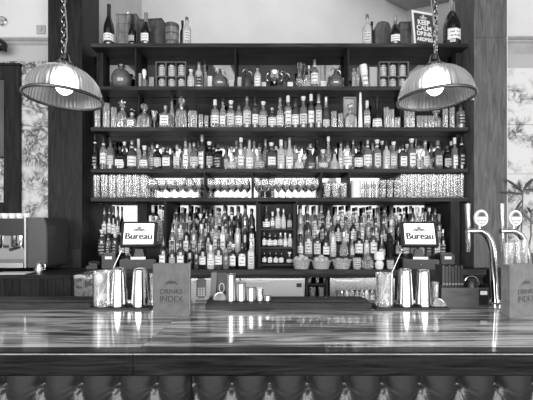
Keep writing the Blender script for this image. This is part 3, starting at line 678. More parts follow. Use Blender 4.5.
# bottles in the glass-door fridge
for i, x in enumerate(lin(341, 383, 9)):
    bottle(x, 3.42, .815, 0, 2.4, 's', 'cpca'[i % 4], 'we'[i % 2], 'wk'[i % 2], 'fridge', h=.19)
finish_row('fridge', 'from left inside the glass-doored fridge', 'bottles in the fridge')

# ------------------------------------------------------------------ top of shelving: crates, tins, sign
def crate(x0, x1, y0, y1, D, dep, z, m, label, rz=0, lid=True, handle=False, name='wooden_box'):
    cx = px((x0 + x1) / 2, D); h = (px(x1, D) - px(x0, D)) / 2; H = pz(y0, D) - z
    t = thing(name, label, 'box', (cx, D, z), rz)
    b = MB()
    n = 4
    for i in range(n): b.box(-h, h, 0, dep, H * i / n + .001, H * (i + 1) / n - .001)
    b.build('body', m, t, bevel=.002, smooth=False)
    for s in (-1, 1):
        MB().box(s * h * .82 - .008, s * h * .82 + .008, -.006, 0, .004, H - .004).build('batten', m, t, smooth=False)
    MB().box(-h - .004, h + .004, -.006, dep + .004, H, H + .012).build('lid', m, t, bevel=.002, smooth=False)
    if handle:
        MB().tube([(.022 * math.cos(a), dep / 2, H + .012 + .03 + .022 * math.sin(a)) for a in lin(0, 2 * PI, 20)[:-1]], .005, 8, closed=True).build('ring_handle', 'pewter', t)
        MB().box(-.008, .008, dep / 2 - .008, dep / 2 + .008, H + .012, H + .026).build('handle_base', 'pewter', t, smooth=False)
    return t
crate(116, 136.5, 15, 43, 3.63, .14, SZ[0], 'wood_crate', 'upright wooden box with a ring on top, beside tall bottle', handle=True)
crate(140, 162, 20, 43, 3.64, .12, SZ[0], 'wood_crate_dark', 'dark slatted wooden box behind the second sparkling bottle', rz=-.10)
t = thing('round_tin', 'round banded wooden tin right of the slatted box', 'tin', (px(172, 3.6), 3.6, SZ[0]))
hh = pz(26, 3.6) - SZ[0]; r = 6.6 * 3.6 / F
MB().lathe([(1e-4, 0), (r, 0), (r, hh), (1e-4, hh)], 24).build('body', 'wood_crate', t)
MB().lathe([(r + .001, hh - .03), (r + .004, hh - .03), (r + .004, hh + .006), (1e-4, hh + .006)], 24).build('lid', 'wood_crate_dark', t)
for q in (.2, .55): MB().lathe([(r + .0005, hh * q), (r + .003, hh * q), (r + .003, hh * q + .012), (r + .0005, hh * q + .012)], 24).build('band', 'wood_crate_dark', t)
# the leather case and a second crate at right
def case(x0, x1, y0, D, label, m):
    cx = px((x0 + x1) / 2, D); h = (px(x1, D) - px(x0, D)) / 2; H = pz(y0, D) - SZ[0]
    t = thing('barrel_case', label, 'case', (cx, D, SZ[0]))
    pr = [(-h, 0), (h, 0), (h, H * .8), (h * .75, H * .95), (h * .3, H), (-h * .3, H), (-h * .75, H * .95), (-h, H * .8)]
    MB().prism(pr, 0, .13).build('body', m, t, smooth=False, bevel=.003)
    for s in (-.5, .5): MB().box(s * h - .009, s * h + .009, -.004, 0, 0, H * .92).build('strap', 'wood_crate_dark', t, smooth=False)
case(375.5, 391, 21, 3.65, 'dark round-topped wooden case between pale bottle and sparkling bottle', 'wood_crate_dark')
crate(400, 411.5, 23, 43, 3.65, .1, SZ[0], 'wood_crate_dark', 'small dark wooden box just left of the framed sign')
# framed sign
D = 3.62; sg = thing('framed_sign', 'framed black sign with white hand-lettered words, leaning', 'sign', (px(426, D), D, SZ[0]), math.radians(-14))
sg.rotation_euler = (math.radians(-3), math.radians(-3.0), math.radians(20)); h = px(441, D) - px(426.6, D); H = .36
MB().box(-h, h, .004, .02, 0.012, H).build('board', 'chalkboard', sg, smooth=False)
fw = .02
MB().box(-h, -h + fw, -.004, .02, .012, H).box(h - fw, h, -.004, .02, .012, H).box(-h + fw, h - fw, -.004, .02, .012, .012 + fw).box(-h + fw, h - fw, -.004, .02, H - fw, H).build('frame', 'page', sg, smooth=False)
rot = (PI / 2, 0, 0)
for i, (s, sz) in enumerate((('KEEP', .064), ('CALM', .064), ('DRINK', .058), ('ARDBEG', .047))):
    text('lettering', s, sz, 'chalk', sg, (0, .002, .257 - i * .055), rot, 1.05, offset=.0022)
MB().box(-.04, .04, .0, .003, .305, .311).box(-.03, .03, 0, .003, .292, .297).box(-.012, .012, 0, .003, .317, .327).build('emblem', 'chalk', sg, smooth=False)

# ------------------------------------------------------------------ curio shelf
Z1 = SZ[1]; D = 3.585
t = thing('stoneware_flask', 'big dark round stoneware flask at left end of curio shelf', 'flask', (px(121.5, D), D, Z1))
r = 9.9 * D / F
MB().lathe([(1e-4, 0), (r * .62, 0), (r * .86, .03), (r, .085), (r * .95, .125), (r * .7, .165), (r * .36, .185), (.026, .19), (.024, .21), (1e-4, .21)], 28).build('body', 'stoneware', t, angle=60)
MB().lathe([(.03, .205), (.034, .21), (.034, .225), (.02, .232), (1e-4, .232)], 20).build('stopper', 'pewter', t)
for s in (-1, 1): MB().tube([(s * (.026 + .02 * math.sin(a)), 0, .20 - .018 * math.cos(a)) for a in lin(0, PI, 8)], .004, 8).build('handle', 'stoneware', t)
t = thing('cocktail_shaker', 'pale faceted shaker standing left of the tin box', 'shaker', (px(144.3, D), D, Z1))
MB().lathe([(1e-4, 0), (.036, 0), (.038, .01), (.035, .075), (.024, .095), (1e-4, .095)], 8).build('body', 'glass_heavy', t, angle=10)
MB().lathe([(.014, .095), (.013, .12), (.02, .135), (.022, .17), (.016, .185), (1e-4, .187)], 12).build('stopper', 'white_china', t)
def card(x0, x1, y0, zs, D, label, m='card_grey', dep=.03, name='small_box', cat='box'):
    cx = px((x0 + x1) / 2, D); h = (px(x1, D) - px(x0, D)) / 2; H = pz(y0, D) - zs
    o = MB().box(-h, h, 0, dep, 0, H).build(name, m, None, (cx, D, zs), smooth=False, bevel=.002); return tag(o, label, cat)
for x0, x1, y0, lab, m in ((138.5, 141, 73, 'left of pale shaker', 'card_grey'), (149, 153.8, 77, 'between pale shaker and tin box', 'card_grey'), (207.5, 212, 76, 'left of left globe siphon', 'page'), (229, 233.8, 80, 'right of left globe siphon', 'page'),
                    (237.5, 241.5, 77, 'left of first dark siphon', 'page'), (261.5, 266, 82, 'left of the trophy cup', 'page'), (287.5, 293, 82, 'left of silver claret jug', 'page'), (320.5, 326.5, 81, 'left of right globe siphon', 'page'), (341.2, 344, 78, 'right of right globe siphon', 'page'), (352.3, 355, 77, 'beside the thin jars at right', 'card_grey')):
    card(x0, x1, y0, Z1, 3.58 if x0 == 138.5 else 3.66, 'small pale box on the curio shelf, ' + lab, m)
card(369.5, 377.5, 67, Z1, 3.60, 'square pale carton left of the right tin box', 'card_grey', .08)
def tin_box(x0, x1, label, where):
    D = 3.56; cx = px((x0 + x1) / 2, D); h = (px(x1, D) - px(x0, D)) / 2; H = pz(61.5, D) - Z1; dep = .12; w_ = .011; dep = .115
    t = thing('pigeonhole_box', label, 'box', (cx, D, Z1)); b = MB()
    b.box(-h, h, dep, dep + .01, 0, H).box(-h, -h + w_, 0, dep, 0, H).box(h - w_, h, 0, dep, 0, H).box(-h + w_, h - w_, 0, dep, 0, w_).box(-h + w_, h - w_, 0, dep, H - w_, H).box(-h + w_, h - w_, 0, dep, H * .44 - w_ / 2, H * .44 + w_ / 2)
    b.build('frame', 'wood_crate_dark', t, smooth=False)
    for s in (-1, 1):
        for a_z, b_z in ((w_, H * .44 - w_ / 2), (H * .44 + w_ / 2, H - w_)): MB().box(s * h / 3 - w_ / 2, s * h / 3 + w_ / 2, .002, dep, a_z, b_z).build('divider', 'wood_crate_dark', t, smooth=False)
    tin = MB().lathe([(1e-4, 0), (.034, 0), (.035, .003), (.035, .088), (.033, .09), (1e-4, .09)], 20).mesh('body', 'tin_print', angle=40)
    for rr, rn in ((0, 'lower'), (1, 'upper')):
        for k, cn in ((-1, 'left'), (0, 'middle'), (1, 'right')):
            o = thing('tin', f'printed {"" if rr == 0 else ""}tin in {rn} {cn} pigeonhole of {where}', 'tin', (cx + k * 2 * h / 3 * .97, D + .05, Z1 + (w_ if rr == 0 else H * .44 + w_ / 2) + .0004), 0, 'tins in ' + where)
            b_ = link('body', tin, o); b_.scale = (1, 1, .86 if rr == 0 else 1.15)
            MB().lathe([(.036, 0), (.036, .008), (.03, .011), (1e-4, .011)], 20).build('lid', 'cap_silver', o, (0, 0, .0765 if rr == 0 else .1025))
tin_box(155.5, 186, 'dark pigeonhole box of six tins at left of curio shelf', 'left box')
tin_box(379, 409, 'dark pigeonhole box of six tins at right of curio shelf', 'right box')
def siphon(x, D, r, label, dark=False, H=None, globe=True):
    t = thing('soda_siphon', label, 'siphon', (px(x, D), D, Z1))
    if globe:
        MB().lathe([(1e-4, 0), (r * .55, 0), (r * .8, .02), (r, r * .85), (r * .85, r * 1.42), (r * .4, r * 1.78), (.016, r * 1.85), (.016, r * 1.95), (1e-4, r * 1.95)], 28).build('body', 'glass_amber', t, angle=60)
        for k in range(3): MB().lathe([(r * .995, r * (.75 + k * .18)), (r * 1.012, r * (.77 + k * .18)), (r * .995, r * (.79 + k * .18))], 28).build('wire_band', 'pewter', t)
        hz = r * 1.95
    else:
        MB().lathe([(1e-4, 0), (r, 0), (r * 1.02, .01), (r, H * .55), (r * .75, H * .68), (.014, H * .76), (1e-4, H * .76)], 20).build('body', 'glass_mid', t, angle=60)
        hz = H * .76
    MB().lathe([(.018, hz), (.016, hz + .02), (.011, hz + .03), (.011, hz + .05), (1e-4, hz + .052)], 14).build('head', 'pewter', t)
    MB().tube([(0, 0, hz + .035), (.03, 0, hz + .036), (.045, 0, hz + .02), (.05, 0, hz - .005)], .006, 8).build('spout', 'pewter', t)
    MB().tube([(0, 0, hz + .045), (-.025, 0, hz + .06), (-.045, 0, hz + .03)], .0045, 8).build('lever', 'pewter', t)
siphon(220, 3.6, .077, 'round grey globe siphon left of middle on curio shelf')
siphon(335.5, 3.6, .077, 'round grey globe siphon right of the narrow bottles on curio shelf')
siphon(247, 3.58, .036, 'dark cylindrical siphon left of the trophy cup', H=.17, globe=False)
siphon(284.5, 3.66, .03, 'dark slim siphon just right of the trophy cup', H=.19, globe=False)
t = thing('trophy_cup', 'two-handled silver trophy cup at middle of curio shelf', 'trophy', (px(274.5, 3.57), 3.57, Z1))
MB().lathe([(1e-4, 0), (.033, 0), (.034, .012), (.012, .025), (.009, .055), (.02, .075), (.04, .1), (.047, .15), (.05, .158), (.046, .158), (.036, .1), (1e-4, .085)], 24).build('cup', 'chrome', t, angle=60)
MB().lathe([(1e-4, -.0), (.042, 0), (.042, .006), (1e-4, .006)], 24).build('foot', 'pewter', t)
for s in (-1, 1): MB().tube([(s * (.043 + .036 * math.sin(a)), 0, .11 - .04 * math.cos(a)) for a in lin(0.2, PI - .1, 10)], .0045, 8).build('handle', 'chrome', t)
t = thing('claret_jug', 'ornate silver and glass claret jug with curled handle', 'jug', (px(299.3, 3.57), 3.57, Z1))
MB().lathe([(1e-4, 0), (.03, 0), (.03, .008), (.014, .02), (.03, .045), (.036, .07), (.028, .1), (.02, .13), (1e-4, .13)], 20).build('body', 'glass_heavy', t, angle=60)
MB().lathe([(.022, .105), (.021, .14), (.026, .19), (.03, .235), (.022, .24), (1e-4, .245)], 20).build('collar', 'chrome', t)
MB().tube([(.022, 0, .22), (.045, 0, .235), (.058, 0, .21), (.05, 0, .16), (.03, 0, .09)], .005, 8).build('handle', 'chrome', t)
for x, y0, r, lab in ((306.5, 77, 3.0, 'small clear glass jar right of the claret jug'), (353.6, 70, 2.2, 'thin clear jar left of the tilted white cup'), (357.6, 69, 1.7, 'clear ridged jar touching the tilted white cup')):
    hgt = pz(y0, 3.56) - Z1; rr = r * 3.56 / F
    o = thing('jar', lab, 'jar', (px(x, 3.54), 3.54, Z1)); MB().lathe([(1e-4, 0), (rr, 0), (rr, hgt * .85), (rr * .8, hgt * .88), (1e-4, hgt * .88)], 14).build('body', 'glass_heavy', o)
    MB().lathe([(rr * .9, hgt * .88), (rr * .9, hgt), (1e-4, hgt)], 14).build('lid', 'pewter', o)
t = thing('paper_cup_stack', 'tall white cup stack tilting beside the pale carton', 'cup', (px(366, 3.55), 3.55, Z1)); t.rotation_euler = (0, math.radians(-8), 0)
t.location.z += .005
MB().lathe([(1e-4, 0), (.026, 0), (.032, .13), (1e-4, .13)], 20).build('cup', 'paper_white', t)
for k in range(4): MB().lathe([(.033, .13 + k * .02), (.036, .132 + k * .02), (.036, .14 + k * .02), (.033, .15 + k * .02), (1e-4, .15 + k * .02)], 20).build('rim', 'white_matt', t)

# ------------------------------------------------------------------ decanter shelf glassware
Z2 = SZ[2]
def decanter(x, y0, hw, label, sq=2, stop='ball', D=3.57, m='glass_heavy'):
    H = pz(y0, D) - Z2; r = hw * D / F
    t = thing('decanter', label, 'decanter', (px(x, D), D, Z2))
    MB().lathe([(1e-4, 0), (r * .9, 0, sq), (r, .01, sq), (r * .98, H * .42, sq), (r * .8, H * .55, 2), (.016, H * .64, 2), (.014, H * .72, 2), (.026, H * .77, 2), (1e-4, H * .77, 2)], 24, rib=lambda a, p: 1 + .035 * math.cos(a * 12)).build('body', m, t, angle=25)
    if stop == 'ball': MB().ball((0, 0, H * .88), H * .12, 10, 6).build('stopper', 'glass_heavy', t, angle=10)
    elif stop == 'star':
        s = MB(); n = 10; R = H * .13
        s.prism([(R * (1 if i % 2 == 0 else .5) * math.sin(2 * PI * i / n), H * .86 + R * (1 if i % 2 == 0 else .5) * math.cos(2 * PI * i / n)) for i in range(n)], -.012, .012); s.build('stopper', 'glass_heavy', t, smooth=False)
        MB().lathe([(.008, H * .74), (.008, H * .8)], 10).build('stopper_stem', 'glass_heavy', t)
    elif stop == 'spade': MB().lathe([(.008, H * .75), (.03, H * .82), (.034, H * .87), (.012, H * .94), (.01, H * .97), (1e-4, H)], 12).build('stopper', 'glass_heavy', t, angle=20)
    else: MB().lathe([(.024, H * .77), (.036, H * .83), (.036, H * .93), (.02, H), (1e-4, H)], 16).build('stopper', 'glass_heavy', t)
decanter(122.3, 99.5, 4.6, 'cut glass decanter with star stopper near left end', 4, 'star')
decanter(144.2, 104, 6.0, 'broad cut glass decanter with flat round stopper', 5, 'flat')
decanter(181.3, 95.5, 5.6, 'cut glass decanter with tall pointed spade stopper', 2, 'spade')
decanter(350.3, 103, 5.6, 'triangular glass decanter in front of the open carton', 4, 'ball')
decanter(436, 109, 4.6, 'squat glass decanter under the right lamp', 2, 'flat')
def simple(x, y0, hw, label, kind='glass', D=3.56, z=None, m='glass_heavy', name='glass_tumbler', cat='glass', tilt=0):
    z = Z2 if z is None else z; H = pz(y0, D) - z; r = hw * D / F
    if kind == 'thistle': pr = [(1e-4, 0), (r * .8, 0), (r * .75, .006), (.006, .015), (.006, H * .45), (r * .7, H * .55), (r * .65, H * .75), (r, H), (r * .94, H), (r * .6, H * .75), (r * .6, H * .57), (1e-4, H * .52)]
    elif kind == 'cone': pr = [(1e-4, 0), (r, 0), (r, .008), (r * .45, H * .97), (r * .3, H), (1e-4, H)]
    else: pr = [(1e-4, 0), (r * .88, 0), (r * .92, .006), (r, H), (r * .93, H), (r * .84, .014), (1e-4, .014)]
    o = MB().lathe(pr, 18, rib=(lambda a, p: 1 + .03 * math.cos(a * 9))).build(name, m, None, (px(x, D), D, z), (0, tilt, 0), angle=40); return tag(o, label, cat)
simple(97.3, 108, 3.6, 'clear tumbler at the left end of the decanter shelf')
simple(106.5, 104, 3.8, 'tall clear glass second along the decanter shelf')
simple(114, 108, 3.0, 'slim clear glass just left of the star-stoppered decanter')
simple(154.3, 111.5, 3.4, 'stemmed thistle-shaped glass right of the broad decanter', 'thistle', name='thistle_glass')
simple(193, 112, 4.8, 'wide cut glass mug right of the spade-stoppered decanter')
simple(201, 115, 2.6, 'small clear glass left of the labelled bottles'); simple(206.5, 116, 2.2, 'smallest clear glass just left of the labelled bottles')
simple(333.7, 112, 3.2, 'small clear glass right of the row of labelled bottles'); simple(340.5, 114, 2.8, 'low clear glass left of the open carton')
simple(360.3, 92.5, 2.3, 'tall pale tapering cone right of the open carton', 'cone', m='white_matt', name='paper_cone', cat='cone')
for x, y0, lab in ((386, 108, 'tall clear glass left of the right lamp'), (391.5, 110, 'second clear glass left of the right lamp'), (397.5, 118, 'short clear glass left of the right lamp'), (406.5, 110, 'tall pale glass beneath the right lamp'), (412, 109, 'second tall glass beneath the right lamp'), (445, 108, 'pointed clear glass near right end of decanter shelf'), (452, 108, 'clear glass beside the last bottle of decanter shelf')):
    simple(x, y0, 2.9, lab)
for i in range(5): simple(418 + i * 3.6, 116, 1.7, f'small shot glass, {ordw(i + 1)} of five under the right lamp', name='shot_glass')
D = 3.64; hh = pz(97, D) - Z2; hx = 6.2 * D / F
t = thing('open_carton', 'tall open-fronted carton behind the triangular decanter', 'carton', (px(350, D), D, Z2))
MB().box(-hx, -hx + .006, 0, .04, 0, hh).box(hx - .006, hx, 0, .04, 0, hh).box(-hx, hx, .04, .046, 0, hh).box(-hx + .006, hx - .006, 0, .04, hh - .006, hh).build('carton_shell', 'card_grey', t, smooth=False)

# ------------------------------------------------------------------ on the back counter: bowls, fruit, cups
ZK = ZC
def basket(x, y0, hw, label, fruit_n, m='wicker', D=3.33):
    H = pz(y0, D) - ZK; r = hw * D / F
    t = thing('basket', label, 'basket', (px(x, D), D, ZK))
    MB().lathe([(1e-4, 0), (r * .72, 0), (r * .95, H * .9), (r, H), (r * .93, H * .98), (r * .68, .01), (1e-4, .01)], 32, ys=.7, rib=lambda a, p: 1 + .025 * math.cos(a * 16)).build('bowl', m, t, angle=50)
    MB().tube([(r * math.cos(a), r * .7 * math.sin(a), H) for a in lin(0, 2 * PI, 33)[:-1]], .006, 8, closed=True).build('rim', m, t)
    return px(x, D), D, H, r
bs = [basket(301.5, 260, 9.3, 'woven basket of lumpy fruit, left of three on back counter', 4), basket(321.3, 261, 9.9, 'shallow bowl heaped with fruit, middle of three', 5, 'card_grey'), basket(341.8, 260, 9.9, 'woven basket with low contents, right of three', 0)]
def fruits(b, n, nm, where, rad, up):
    X, D, H, r = b
    for i in range(n):
        a = 2 * PI * i / n
        if i == n - 1: p = (X, D, ZK + H + up * 1.5)
        else: p = (X + r * .5 * math.cos(a + .5), D + r * .32 * math.sin(a + .5), ZK + H + up * .45)
        o = MB().ball((0, 0, 0), rad, 12, 8, 1, .92).build(nm, 'fruit', None, p); tag(o, f'pale {nm} {"on top of heap" if i == n - 1 else ordw(i + 1) + " around the edge"} in {where}', 'fruit', 'fruit in ' + where)
fruits(bs[0], 5, 'lemon', 'the left basket', .027, .018); fruits(bs[1], 6, 'lemon', 'the middle bowl', .029, .02); fruits(bs[2], 4, 'lime', 'the right basket', .022, -.005)
def cup(x, y0, hw, label, D=3.31, m='white_china', name='mug', handle=True, z=None):
    z = ZK if z is None else z; H = pz(y0, D) - z; r = hw * D / F
    t = thing(name, label, 'cup', (px(x, D), D, z))
    MB().lathe([(1e-4, 0), (r * .75, 0), (r * .9, .01), (r, H * .95), (r * .97, H), (r * .9, H * .95), (r * .8, .012), (1e-4, .012)], 22).build('body', m, t, angle=50)
    if handle: MB().tube([(r * .9 + .022 * math.sin(a), 0, H * .5 - .025 * math.cos(a)) for a in lin(0, PI, 9)], .004, 8).build('handle', m, t)
cup(357, 258, 4.2, 'patterned pale mug right of the three baskets', m='tin_print')
t = thing('sugar_jar', 'squat glass jar with dome lid right of patterned mug', 'jar', (px(367.6, 3.33), 3.33, ZK)); r = 6 * 3.33 / F
MB().lathe([(1e-4, 0), (r * .9, 0), (r, .02), (r * .95, .07), (r * .7, .085), (1e-4, .085)], 22).build('body', 'glass_heavy', t); MB().lathe([(r * .75, .085), (r * .6, .105), (.02, .12), (.012, .135), (1e-4, .14)], 22).build('lid', 'cap_silver', t)
t = thing('lidded_cup', 'white two-tier china cup beside the right mixing glass', 'cup', (px(379.3, 3.3), 3.3, ZK)); r = 5 * 3.3 / F
MB().lathe([(1e-4, 0), (r * .6, 0), (r * .8, .015), (r * .9, .05), (r * .55, .07), (1e-4, .07)], 22).build('base', 'white_china', t); MB().lathe([(r * .55, .07), (r, .085), (r, .12), (r * .85, .15), (r * .5, .155), (1e-4, .155)], 22).build('cup', 'white_china', t)
cup(390.3, 260, 3.6, 'small pale cup between lidded cup and right till', m='tin_print', handle=False, name='beaker')
t = thing('pepper_mill', 'tall dark turned pepper mill left of the right till', 'mill', (px(390, 3.42), 3.42, ZK))
MB().lathe([(1e-4, 0), (.03, 0), (.03, .02), (.022, .04), (.02, .16), (.026, .18), (.026, .22), (1e-4, .22)], 18).build('body', 'wood_pillar', t, angle=40); MB().lathe([(.024, .222), (.03, .24), (.026, .27), (.012, .29), (.01, .31), (1e-4, .315)], 18).build('head', 'wood_pillar', t)

# ------------------------------------------------------------------ tills
def till(xc, yb, rz, label, x_dr, side, D=3.32):
    X = px(xc, D); t = thing('till', label, 'till', (X, D, ZC), rz)
    MB().box(-.15, .15, -.04, .16, .0, .085).build('cash_drawer', 'black_plastic', t, bevel=.004, smooth=False)
    dr = MB().box(-.14, .14, -.046, -.04, .01, .078).build('drawer_front', 'black_metal', t, smooth=False)
    MB().lathe([(1e-4, 0), (.008, 0), (.008, .004), (1e-4, .004)], 14).build('keyhole', 'chrome', dr, (0, -.046, .045), (PI / 2, 0, 0))
    MB().prism([(-.05, .085), (.05, .085), (.03, .17), (-.03, .17)], .03, .09).build('stand', 'black_plastic', t, smooth=False)
    MB().prism([(-.062, .085), (.062, .085), (.062, .105), (-.062, .105)], -.02, .03).build('stand_foot', 'pewter', t, smooth=False)
    sc = MB().box(-.153, .153, -.012, .028, -.117, .117).build('screen_housing', 'black_plastic', t, (0, .03, .302), (math.radians(-22), 0, 0), bevel=.005, smooth=False)
    MB().box(-.126, .126, -.0135, -.0122, -.096, .096).build('display', 'screen_white', sc, smooth=False)
    text('wordmark', 'Bureau', .088, 'ink', sc, (0, -.0146, -.026), (PI / 2, 0, 0), .92, .0006, .0, bold=.0045)
    e = MB(); e.prism([(-.068, .016), (-.034, .052), (-.018, .047), (-.012, .070), (.012, .070), (.018, .047), (.034, .052), (.068, .016), (.035, .027), (.02, .018), (0, .027), (-.02, .018), (-.035, .027)], -.0150, -.0136)
    e.prism([(-.018, .074), (.018, .074), (.010, .084), (-.010, .084)], -.0148, -.0138); e.build('emblem', 'ink_grey', sc, smooth=False)
    text('small_lettering', 'THE', .012, 'ink', sc, (-.102, -.0142, .038), (PI / 2, 0, 0), 1.0, .0003, .0005)
    MB().box(-.03, .03, -.0146, -.0138, -.062, -.0595).build('underline', 'ink_grey', sc, smooth=False)
    MB().box(-.1, .1, .028, .05, -.08, .08).build('rear_cover', 'black_plastic', sc, smooth=False)
    return t
till(138.5, 0, math.radians(9), 'left-hand till with tilted screen reading Bureau', 0, -1)
till(420, 0, math.radians(-9), 'right-hand till with tilted screen reading Bureau', 0, 1)
def printer(x, label, D=3.3):
    t = thing('receipt_printer', label, 'printer', (px(x, D), D, ZC))
    MB().box(-.062, .062, 0, .13, 0, .125).build('case', 'black_plastic', t, bevel=.006, smooth=False)
    MB().box(-.03, .03, -.002, .0, .085, .11).build('sticker', 'page', t, smooth=False)
    MB().box(-.05, .05, .03, .1, .125, .14).build('paper_cover', 'grey_plastic', t, smooth=False)
printer(108.5, 'black receipt printer left of the left-hand till'); printer(448, 'black receipt printer right of the right-hand till')
t = thing('telephone', 'low dark handset at the foot of the left pillar', 'telephone', (px(91.5, 3.28), 3.28, ZC)); MB().box(-.05, .05, 0, .14, 0, .03).build('base', 'black_plastic', t, bevel=.004, smooth=False)
MB().tube([(-.04, .05, .045), (-.02, .05, .06), (.03, .05, .06), (.05, .05, .045)], [.016, .01, .01, .016], 10).build('receiver', 'black_plastic', t)
MB().box(-.035, .035, .03, .07, .03, .05).build('cradle', 'black_plastic', t, smooth=False)

# ------------------------------------------------------------------ on the bar: shaker tins, mixing glasses, spoons
def shaker(x0, x1, y0, D, label, z=ZM):
    r = (px(x1, D) - px(x0, D)) / 2; H = pz(y0, D) - z
    t = thing('shaker_tin', label, 'shaker tin', (px((x0 + x1) / 2, D), D, z))
    MB().lathe([(r * .96, 0), (r, .002), (r * .985, .012), (r * .76, H * .93), (r * .72, H * .97), (r * .66, H), (1e-4, H)], 36).build('body', 'chrome', t, angle=50)
    MB().lathe([(r * .97, 0), (r * 1.03, .002), (r * 1.03, .006), (r * .98, .008)], 36).build('rolled_rim', 'chrome', t)
    MB().lathe([(r * .67, H), (r * .64, H + .0012), (r * .6, H + .0015), (r * .58, H)], 36).build('base_ring', 'steel', t)
DS = 1.79
shaker(110.5, 127.5, 268, DS, 'upturned shaker tin on the left mat, beside mixing glass'); shaker(131, 149, 268.5, DS, 'upturned shaker tin on the left mat, beside the menu')
shaker(397, 413.5, 269, DS, 'upturned shaker tin on the right mat, beside mixing glass'); shaker(415.5, 431.5, 270, DS, 'upturned shaker tin on the right mat, farther right')
def mixing_glass(x0, x1, y0, label, D=1.785):
    r = (px(x1, D) - px(x0, D)) / 2; H = pz(y0, D) - ZM
    t = thing('mixing_glass', label, 'mixing glass', (px((x0 + x1) / 2, D), D, ZM))
    MB().lathe([(1e-4, 0), (r * .9, 0), (r * .97, .004), (r * .97, .012), (r * .93, .02), (r * .96, H * .9), (r, H), (r * .96, H), (r * .9, H * .9), (r * .87, .028), (1e-4, .024)], 28, rib=lambda a, p: 1 + (.02 * math.cos(a * 14) if .02 < p[1] < H * .6 else 0)).build('body', 'glass_heavy', t, angle=45)
    return px((x0 + x1) / 2, D), D, r, H
mg = [mixing_glass(93, 111.5, 271, 'ribbed mixing glass of bar tools on the left mat'), mixing_glass(375.5, 393, 273, 'ribbed mixing glass of bar tools on the right mat')]
for (X, D, r, H), w_, tipx, tipy, bx in ((mg[0], 'left', 121.5, 250.5, 101.5), (mg[1], 'right', 401.5, 251, 383)):
    random.seed(3)
    for i in range(9):
        a = i * 2.4; rr = r * .5 * (i / 9) ** .5
        o = MB().box(-.009, .009, -.009, .009, -.009, .009).build('ice_cube', 'ice', None, (X + rr * math.cos(a), D + rr * math.sin(a), ZM + .037 + .006 * (i % 3)), (random.random(), random.random(), random.random()), bevel=.003)
        tag(o, f'ice cube in the bottom of the {w_} mixing glass', 'ice cube', f'ice cubes in the {w_} mixing glass')
    t = thing('bar_spoon', f'long bar spoon with disc end leaning out of {w_} mixing glass', 'spoon', (0, 0, 0))
    p0 = Vector((px(bx, D) - .002, D + .005, ZM + .055)); p1 = Vector((px(tipx, D + .05), D + .05, pz(tipy, D + .05)))
    t.location = p0; d = p1 - p0
    MB().tube([(0, 0, 0), d * .5, d], .0026, 8).build('shaft', 'steel_pale', t)
    q = Vector((0, 0, 1)).rotation_difference(d.normalized()).to_matrix().to_4x4()
    MB().lathe([(1e-4, 0), (.013, 0), (.014, .003), (.013, .006), (1e-4, .006)], 18, mat=Matrix.Translation(d) @ q).build('disc_end', 'steel_pale', t)
    MB().ball((0, 0, 0), .009, 12, 8, .5, 1.5, mat=Matrix.Translation((0, 0, 0)) @ q).build('bowl', 'steel_pale', t)
    t = thing('julep_strainer', f'oval perforated strainer standing in {w_} mixing glass', 'strainer', (X - r * .35, D - .005, ZM + .075), .3)
    MB().ball((0, 0, .05), .022, 16, 10, .22, 1.4).build('bowl', 'steel_pale', t); MB().tube([(0, 0, -.02), (0, 0, .03)], .003, 8).build('handle', 'steel_pale', t)
# strainers leaning by the mats
def fan(x, y0, hw, label, D=1.775, z=None):
    z = ZB + .0325 if z is None else z; R = hw * D / F; t = thing('cocktail_strainer', label, 'strainer', (px(x, D), D, z)); t.rotation_euler = (math.radians(-30), 0, 0)
    vs = [(0, 0, .003)]; n = 28
    for i in range(n + 1):
        a = PI * i / n; vs.append((R * math.cos(a), .006 * math.cos(i * PI), .003 + R * 1.25 * math.sin(a)))
    m = MB(); m.add(vs, [(0, i + 1, i + 2) for i in range(n)]); m.add([(v[0], v[1] + .005, v[2]) for v in vs], [(0, i + 2, i + 1) for i in range(n)])
    m.build('plate', 'satin_pale', t, smooth=False)
    MB().tube([(R * math.cos(a), .003, .003 + R * 1.25 * math.sin(a)) for a in lin(0, PI, 40)], .004, 8).build('coil_spring', 'steel', t)
fan(219.5, 296, 6.3, 'small pale fan-shaped strainer left of the tallest metal pot', D=1.80)
fan(440, 298, 6.3, 'small pale fan-shaped strainer at the caddy corner', D=1.765, z=ZM)
# lattice glass behind left tins and bottle behind right
o = simple(153, 274, 3.6, 'cut glass tumbler half hidden behind left menu', D=1.82, z=ZM)
o = simple(435.5, 282, 3.4, 'small clear jar just right of the right tins', D=1.82, z=ZM)
# graduated metal pots
for x0, x1, y0, lab in ((226, 236, 274, 'tallest of the metal measure pots on the rail'), (236.3, 246, 283, 'second tallest metal measure pot on the rail'), (246.3, 256, 287.5, 'third metal measure pot on the rail'), (256.5, 263.5, 289, 'fourth metal measure pot with a garnish inside'), (263.9, 271.5, 296, 'smallest and last of the metal measure pots')):
    D = 1.80; zr_ = ZB + .0325; r = (px(x1, D) - px(x0, D)) / 2 * .97; H = pz(y0, D) - zr_
    t = thing('measure_pot', lab, 'pot', (px((x0 + x1) / 2, D), D, zr_), 0, 'metal measure pots')
    MB().lathe([(1e-4, 0), (r, 0), (r, H), (r * .93, H), (r * .93, .006), (1e-4, .006)], 28).build('body', 'steel_pale', t, angle=40); MB().lathe([(r * 1.001, H - .004), (r * 1.05, H - .003), (r * 1.05, H - .001), (r, H + .0005)], 28).build('rim', 'chrome', t)
    if 'garnish' in lab:
        for k in range(4): o = MB().ball((0, 0, 0), .0085, 10, 6).build('garnish_berry', 'fruit', None, (px((x0 + x1) / 2, D) + .006 * math.cos(k * 1.6), D + .006 * math.sin(k * 1.6), zr_ + H + .001)); tag(o, 'pale round garnish heaped in the fourth metal pot', 'garnish', 'garnish in the fourth pot')
